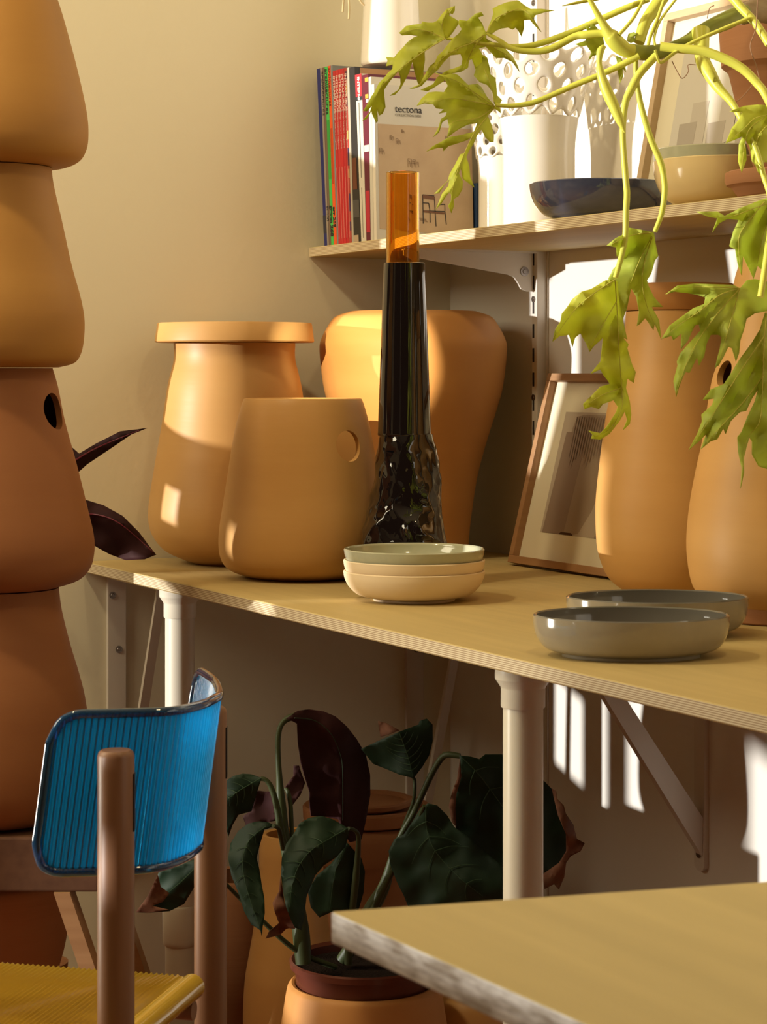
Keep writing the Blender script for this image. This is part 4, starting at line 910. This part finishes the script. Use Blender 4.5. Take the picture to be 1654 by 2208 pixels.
m1 = [(500,90),(640,110),(750,200),(810,330),(830,450),(832,800)]
dl('V6', [(440,95),(520,40),(600,30),(700,45),(780,80),(860,150),(930,240),(990,340),(1020,480),(1022,620),(1000,750),(980,850),(960,930),(880,950),(820,870),(800,790),(700,772),(610,770),(602,700),(600,600),(562,480),(540,400),(520,260),(515,130),(490,115)], 3.74, M['pleaf'], [m1], (.0004, 0), 21)
m2 = [(300,840),(190,930),(140,1060),(150,1200),(200,1380),(262,1560)]
dl('V6', [(370,840),(320,815),(250,805),(180,820),(110,870),(55,960),(40,1060),(60,1180),(110,1300),(150,1430),(200,1520),(262,1560),(272,1602),(277,1540),(292,1440),(290,1340),(270,1240),(255,1140),(235,1060),(260,960),(290,862)], 3.56, M['dleaf'], [m2]+side_veins(m2, 80, 6), (0, -.0003), 22)
m3 = [(870,850),(750,920),(620,1000),(530,1110),(480,1250),(465,1400)]
dl('V6', [(880,860),(830,830),(760,790),(680,768),(600,780),(530,820),(500,880),(440,960),(410,1060),(405,1180),(420,1300),(440,1400),(470,1480),(500,1540),(545,1560),(565,1460),(580,1330),(602,1270),(640,1180),(700,1110),(790,1050),(850,980)], 3.54, M['dleaf'], [m3]+side_veins(m3, 110, 6), (.0003, -.0002), 23)
dl('V6', [(345,1370),(390,1290),(400,1180),(430,1370),(470,1400),(510,1490),(500,1550),(460,1545),(440,1550),(400,1590),(298,1617),(320,1570),(390,1510),(360,1430)], 3.56, M['brleaf'], [], seed=24, vein=False, wav=.06)
dl('V6', [(860,950),(960,1060),(985,1150),(975,1300),(940,1420),(760,1430),(670,1470),(610,1400),(590,1290),(650,1180),(750,1100)], 3.62, M['dleaf'], [[(850,970),(780,1150),(740,1420)]], seed=25)
m5 = [(260,510),(120,590),(0,680)]
dl('V6', [(270,505),(200,480),(140,475),(80,490),(0,540),(-40,600),(-60,700),(0,760),(40,912),(70,830),(110,760),(200,735),(240,600)], 3.62, M['dleaf'], [m5]+side_veins(m5, 90, 4), seed=26)
dl('V6', [(230,590),(300,600),(370,600),(372,800),(300,815),(160,830),(140,770),(200,730)], 3.74, M['pleaf'], [], seed=27, vein=False)
dl('V6', [(430,570),(490,490),(490,420),(530,420),(545,470),(572,540),(540,620),(480,700),(450,650)], 3.73, M['pleaf'], [], seed=28, vein=False)
m8 = [(800,195),(835,290),(857,380)]
dl('U6', [(640,262),(720,225),(800,190),(880,160),(885,145),(915,135),(940,160),(940,230),(925,290),(895,340),(860,385),(800,370),(740,345),(690,325)], 3.68, M['dleaf'], [m8]+side_veins(m8[::-1], 85, 6), seed=29)
dl('U6', [(710,145),(750,155),(800,185),(740,207),(722,212)], 3.72, M['brleaf'], [], seed=30, vein=False, wav=.06)
m9 = [(1065,300),(1150,390),(1300,600),(1400,750)]
dl('U6', [(1055,290),(1100,295),(1135,305),(1160,285),(1230,285),(1320,320),(1400,390),(1440,430),(1462,480),(1482,510),(1530,580),(1545,640),(1520,700),(1500,740),(1470,780),(1420,800),(1380,850),(1300,900),(1230,900),(1180,740),(1100,660),(1040,600),(1030,560),(1022,500),(1040,440),(1052,380)], 3.66, M['dleaf'], [m9]+side_veins(m9, 120, 4), (.0002, 0), 31)
dl('U6', [(1440,428),(1458,440),(1462,470),(1490,500),(1500,540),(1530,580),(1545,640),(1578,658),(1560,692),(1520,712),(1500,740),(1492,800),(1470,852),(1450,830),(1410,850),(1400,790),(1470,740),(1500,690),(1500,620),(1465,540)], 3.64, M['brleaf'], [], seed=32, vein=False, wav=.06)
dl('U6', [(1055,300),(1060,380),(1040,450),(1035,510),(1040,590),(1020,570),(1008,500),(1022,440),(1042,390)], 3.63, M['brleaf'], [], seed=33, vein=False)
m10 = [(912,500),(915,600),(950,690),(1050,800),(1150,880)]
dl('U6', [(920,490),(960,500),(1000,540),(1030,590),(1100,640),(1180,710),(1240,760),(1240,900),(1000,935),(840,930),(820,880),(790,820),(760,740),(755,690),(780,640),(820,620),(860,560),(890,510)], 3.58, M['dleaf'], [m10]+side_veins(m10, 130, 5), (-.0002, 0), 34)
dl('K5', [(640,1680),(700,1600),(750,1490),(820,1465),(915,1430),(960,1450),(960,1540),(915,1565),(870,1640),(800,1675),(700,1682)], 3.6, M['dleaf'], [[(930,1460),(850,1540),(700,1660)]], seed=35)
dl('K5', [(640,1680),(700,1600),(745,1500),(760,1560),(800,1590),(770,1630),(720,1650),(800,1668),(700,1682)], 3.59, M['brleaf'], [], seed=36, vein=False)
stem('stalk', [(725,2086,6),(640,2050,6),(560,1980,5),(480,1900,4),(425,1862,3)], 3.7, 3.6, M['dstem'], dp, 10)

# purple leaved plant behind the stack
pp0 = P(80, 1500, 4.40); pr = empty('purple_plant', (pp0.x, pp0.y, 0)); setp(pr, 'plant with pointed dark purple leaves showing behind the terracotta stack', 'potted plant')
bm = bmesh.new(); lathe(bm, [(0, 0), (.04, 0), (.05, .12), (.046, .12), (.045, .11), (0, .11)], pp0.x, pp0.y, 48); mk('pot', bm, M['terra_d'], pr)
M['wine'] = mat('wine_vein', (.16, .01, .03), .4)
for pts, md, s_ in (([(150,960),(171,978),(206,957),(259,930),(318,923),(283,937),(236,969),(188,1001),(168,1019),(130,1010)], [(150,1000),(210,965),(300,928)], 40),
                    ([(160,1070),(183,1077),(224,1090),(265,1113),(300,1148),(327,1184),(337,1196),(312,1206),(271,1208),(236,1195),(206,1178),(165,1150)], [(160,1110),(210,1110),(260,1130),(330,1190)], 41)):
    leaf('leaf', pts, 4.32, M['pleaf'], pr, [md], .0008, (0, 0), .03, s_, 9, M['wine'], 2.0)
stem('stalk', [(90,1900,6),(95,1500,6),(100,1200,5),(130,1040,4),(160,1000,3)], 4.35, 4.32, M['dstem'], pr, 10)
stem('stalk', [(90,1900,6),(90,1500,6),(95,1250,5),(120,1130,4),(165,1110,3)], 4.36, 4.32, M['dstem'], pr, 10)

# ------------------------------------------------------------------ foreground table
def PT(px_, py_, d): return P(px_, py_, d)
ca = P(713, 1965, table_d(1965)); cb = P(1654, 1900, table_d(1900)); cc_ = P(1262, 2208, table_d(2208))
e1 = (cb-ca); e1.z = 0; e1.normalize(); e2 = (cc_-ca); e2.z = 0; e2.normalize()
q = [ca, ca+e1*.62, ca+e1*.62+e2*.75, ca+e2*.75]
for p in q: p.z = TZ
t = empty('plywood_table', (ca.x, ca.y, 0)); setp(t, 'plywood table with a rough pale edge, its corner in the foreground', 'table')
bm = bmesh.new(); hexa(bm, [p-Vector((0, 0, .019)) for p in q], q); o = mk('table_top', bm, M['ply_low'], t, smooth=False); bev(o, .0015)
for k_ in ((.88, .10), (.88, .80), (.25, .86)):
    p = ca+e1*.62*k_[0]+e2*.75*k_[1]; bm = bmesh.new(); lathe(bm, [(0, 0), (.02, 0), (.02, TZ-.019), (0, TZ-.019)], p.x, p.y, 24); mk('leg', bm, M['white'], t)

# ------------------------------------------------------------------ chair
def C(x, d): return CAM+FW*d+RT*x       # plan point in metres from the camera
ch = empty('chair', (0, 0, 0)); cc0 = C(-.30, 2.25); ch.location = (cc0.x, cc0.y, 0)
setp(ch, 'chair with ribbed translucent blue backrest, beech posts and yellow seat', 'chair')
E1 = (RT*-.97+FW*.24).normalized(); E2 = (RT*-.24-FW*.97).normalized()
pA = C((250-827)/FPX*2.085, 2.085); pB = C((454-827)/FPX*2.37, 2.37)
def post(p, ztop, r=.0178, nm='rear_post'):
    bm = bmesh.new(); lathe(bm, [(0, 0), (r*.9, 0), (r, .004), (r, ztop-.006), (r*.93, ztop-.002), (r*.8, ztop), (0, ztop)], p.x, p.y, 40)
    return mk(nm, bm, M['beech'], ch)
zA = 1.07-(1617-HY)/FPX*2.085; zB = 1.07-(1524-HY)/FPX*2.37
post(pA, zA); post(pB, zB)
for p in (pA, pB):
    f_ = p+E1*.36; post(f_, .425, .0165, 'front_leg')
for p in (pA, pB):
    pos = p+RT*.0165; bm = bmesh.new(); zt_2 = (zA if p is pA else zB)-.022
    ob(bm, pos-RT*.002, .0035, .006, zt_2-.055, zt_2, RT, FW); mk('notch', bm, M['slot'], ch, smooth=False)
# backrest
arcp = [(-.318, 2.10), (-.303, 2.104), (-.256, 2.110), (-.208, 2.122), (-.183, 2.157), (-.171, 2.2), (-.169, 2.24), (-.182, 2.336), (-.208, 2.427)]
ap = smooth_prof(arcp, 40)
# resample by arc length
Ls = [0]
for a, b in zip(ap, ap[1:]): Ls.append(Ls[-1]+math.hypot(b[0]-a[0], b[1]-a[1]))
LT = Ls[-1]
def arcat(s):
    s = max(0, min(LT, s)); 
    import bisect
    i = min(max(bisect.bisect(Ls, s)-1, 0), len(ap)-2); u = (s-Ls[i])/max(1e-9, Ls[i+1]-Ls[i])
    p = (ap[i][0]+(ap[i+1][0]-ap[i][0])*u, ap[i][1]+(ap[i+1][1]-ap[i][1])*u); a, b = ap[max(i-3, 0)], ap[min(i+4, len(ap)-1)]
    tx, ty = b[0]-a[0], b[1]-a[1]; l = math.hypot(tx, ty); return p, (ty/l, -tx/l)   # normal to the outer (right / camera) side
ZT, ZB = .741, .588; HH = ZT-ZB; rc = .028
def shell_pt(s, v, off):      # v 0 bottom .. 1 top
    (x, d), (nx, nd) = arcat(s)
    x += -.020*(1-v)+.006*0+nx*off; d += nd*off
    p = C(x, d); p.z = ZB+HH*v; return p
def vlim(s):                 # rounded corners
    e = min(s, LT-s)
    if e >= rc: return 0, 1
    k = (rc-math.sqrt(max(0, rc*rc-(rc-e)**2)))/HH; return k, 1-k
NR = int(LT/.0064); cols = NR*6; rows = 14
bm = bmesh.new(); O = []; I = []
for i in range(cols+1):
    s = .003+(LT-.006)*i/cols; lo, hi = vlim(s); rib = .0015*math.cos(2*math.pi*i/6); co = []; ci = []
    for j in range(rows+1):
        v = lo+(hi-lo)*j/rows; co.append(bm.verts.new(shell_pt(s, v, .0016+rib))); ci.append(bm.verts.new(shell_pt(s, v, -.0012-rib*.6)))
    O.append(co); I.append(ci)
for i in range(cols):
    for j in range(rows):
        bm.faces.new((O[i][j], O[i+1][j], O[i+1][j+1], O[i][j+1])); bm.faces.new((I[i][j], I[i][j+1], I[i+1][j+1], I[i+1][j]))
    bm.faces.new((O[i][0], I[i][0], I[i+1][0], O[i+1][0])); bm.faces.new((O[i][rows], O[i+1][rows], I[i+1][rows], I[i][rows]))
for i in (0, cols):
    for j in range(rows): bm.faces.new((O[i][j], O[i][j+1], I[i][j+1], I[i][j]))
bm.faces.ensure_lookup_table()
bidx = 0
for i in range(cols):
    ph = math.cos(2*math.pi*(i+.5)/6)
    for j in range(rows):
        if ph < -.4: bm.faces[bidx].material_index = 1  # groove faces darker blue: shade between the ribs put into the colour
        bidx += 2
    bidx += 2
br = mk('backrest', bm, [M['bluep'], M['bluerim_groove_shade']], ch, ang=80)
loop = []
for i in range(0, 61): s = LT*i/60; loop.append(shell_pt(s, vlim(s)[1], 0))
for j in range(1, 8): loop.append(shell_pt(LT, vlim(LT)[1]+(vlim(LT)[0]-vlim(LT)[1])*j/8, 0))
for i in range(60, -1, -1): s = LT*i/60; loop.append(shell_pt(s, vlim(s)[0], 0))
for j in range(1, 8): loop.append(shell_pt(0, vlim(0)[0]+(vlim(0)[1]-vlim(0)[0])*j/8, 0))
loop.append(loop[0]); bm = bmesh.new(); tube(bm, loop, .0048, 10, 2, cap=False); mk('backrest_rim', bm, M['bluerim_groove_shade'], br)
# seat
SZ = .436; r0 = C((432-827)/FPX*2.29, 2.29); r0.z = 0
sw = .40; sd = .42; bm = bmesh.new()
def sp2(a, b, z): p = r0+E1*a+E2*b; return Vector((p.x, p.y, z))
nx = 70; ny = 150; T = []; 
for i in range(nx*4+1):
    a = .012+(sd-.012)*i/(nx*4); row = []
    for b in (0.0, .004, .07, .10, .30, .33, sw-.004, sw):
        inrib = .004 <= b <= .33
        row.append(bm.verts.new(sp2(a, b, SZ+(.0024*math.cos(math.pi/2*i) if inrib and .02 < a < sd-.03 else -.0008))))
    T.append(row)
Bt = [[bm.verts.new(v.co-Vector((0, 0, .004))) for v in (r[0], r[-1])] for r in (T[0], T[-1])]
for a_, b_ in zip(T, T[1:]):
    for k in range(len(a_)-1): bm.faces.new((a_[k], b_[k], b_[k+1], a_[k+1]))
st_ = mk('seat', bm, M['seat'], ch, ang=75); sm = st_.modifiers.new('s', 'SOLIDIFY'); sm.thickness = .005; sm.offset = -1
bm = bmesh.new(); tube(bm, [sp2(.010, -.004, SZ-.012), sp2(.010, .1, SZ-.012), sp2(.010, .3, SZ-.012), sp2(.010, sw, SZ-.012)], .0135, 20, 3); mk('seat_edge', bm, M['seat'], ch)
for b in (.02, sw-.03):
    bm = bmesh.new(); tube(bm, [sp2(.0, b, SZ-.03), sp2(sd-.02, b, SZ-.03)], .010, 14, 1); mk('seat_rail', bm, M['beech'], ch)
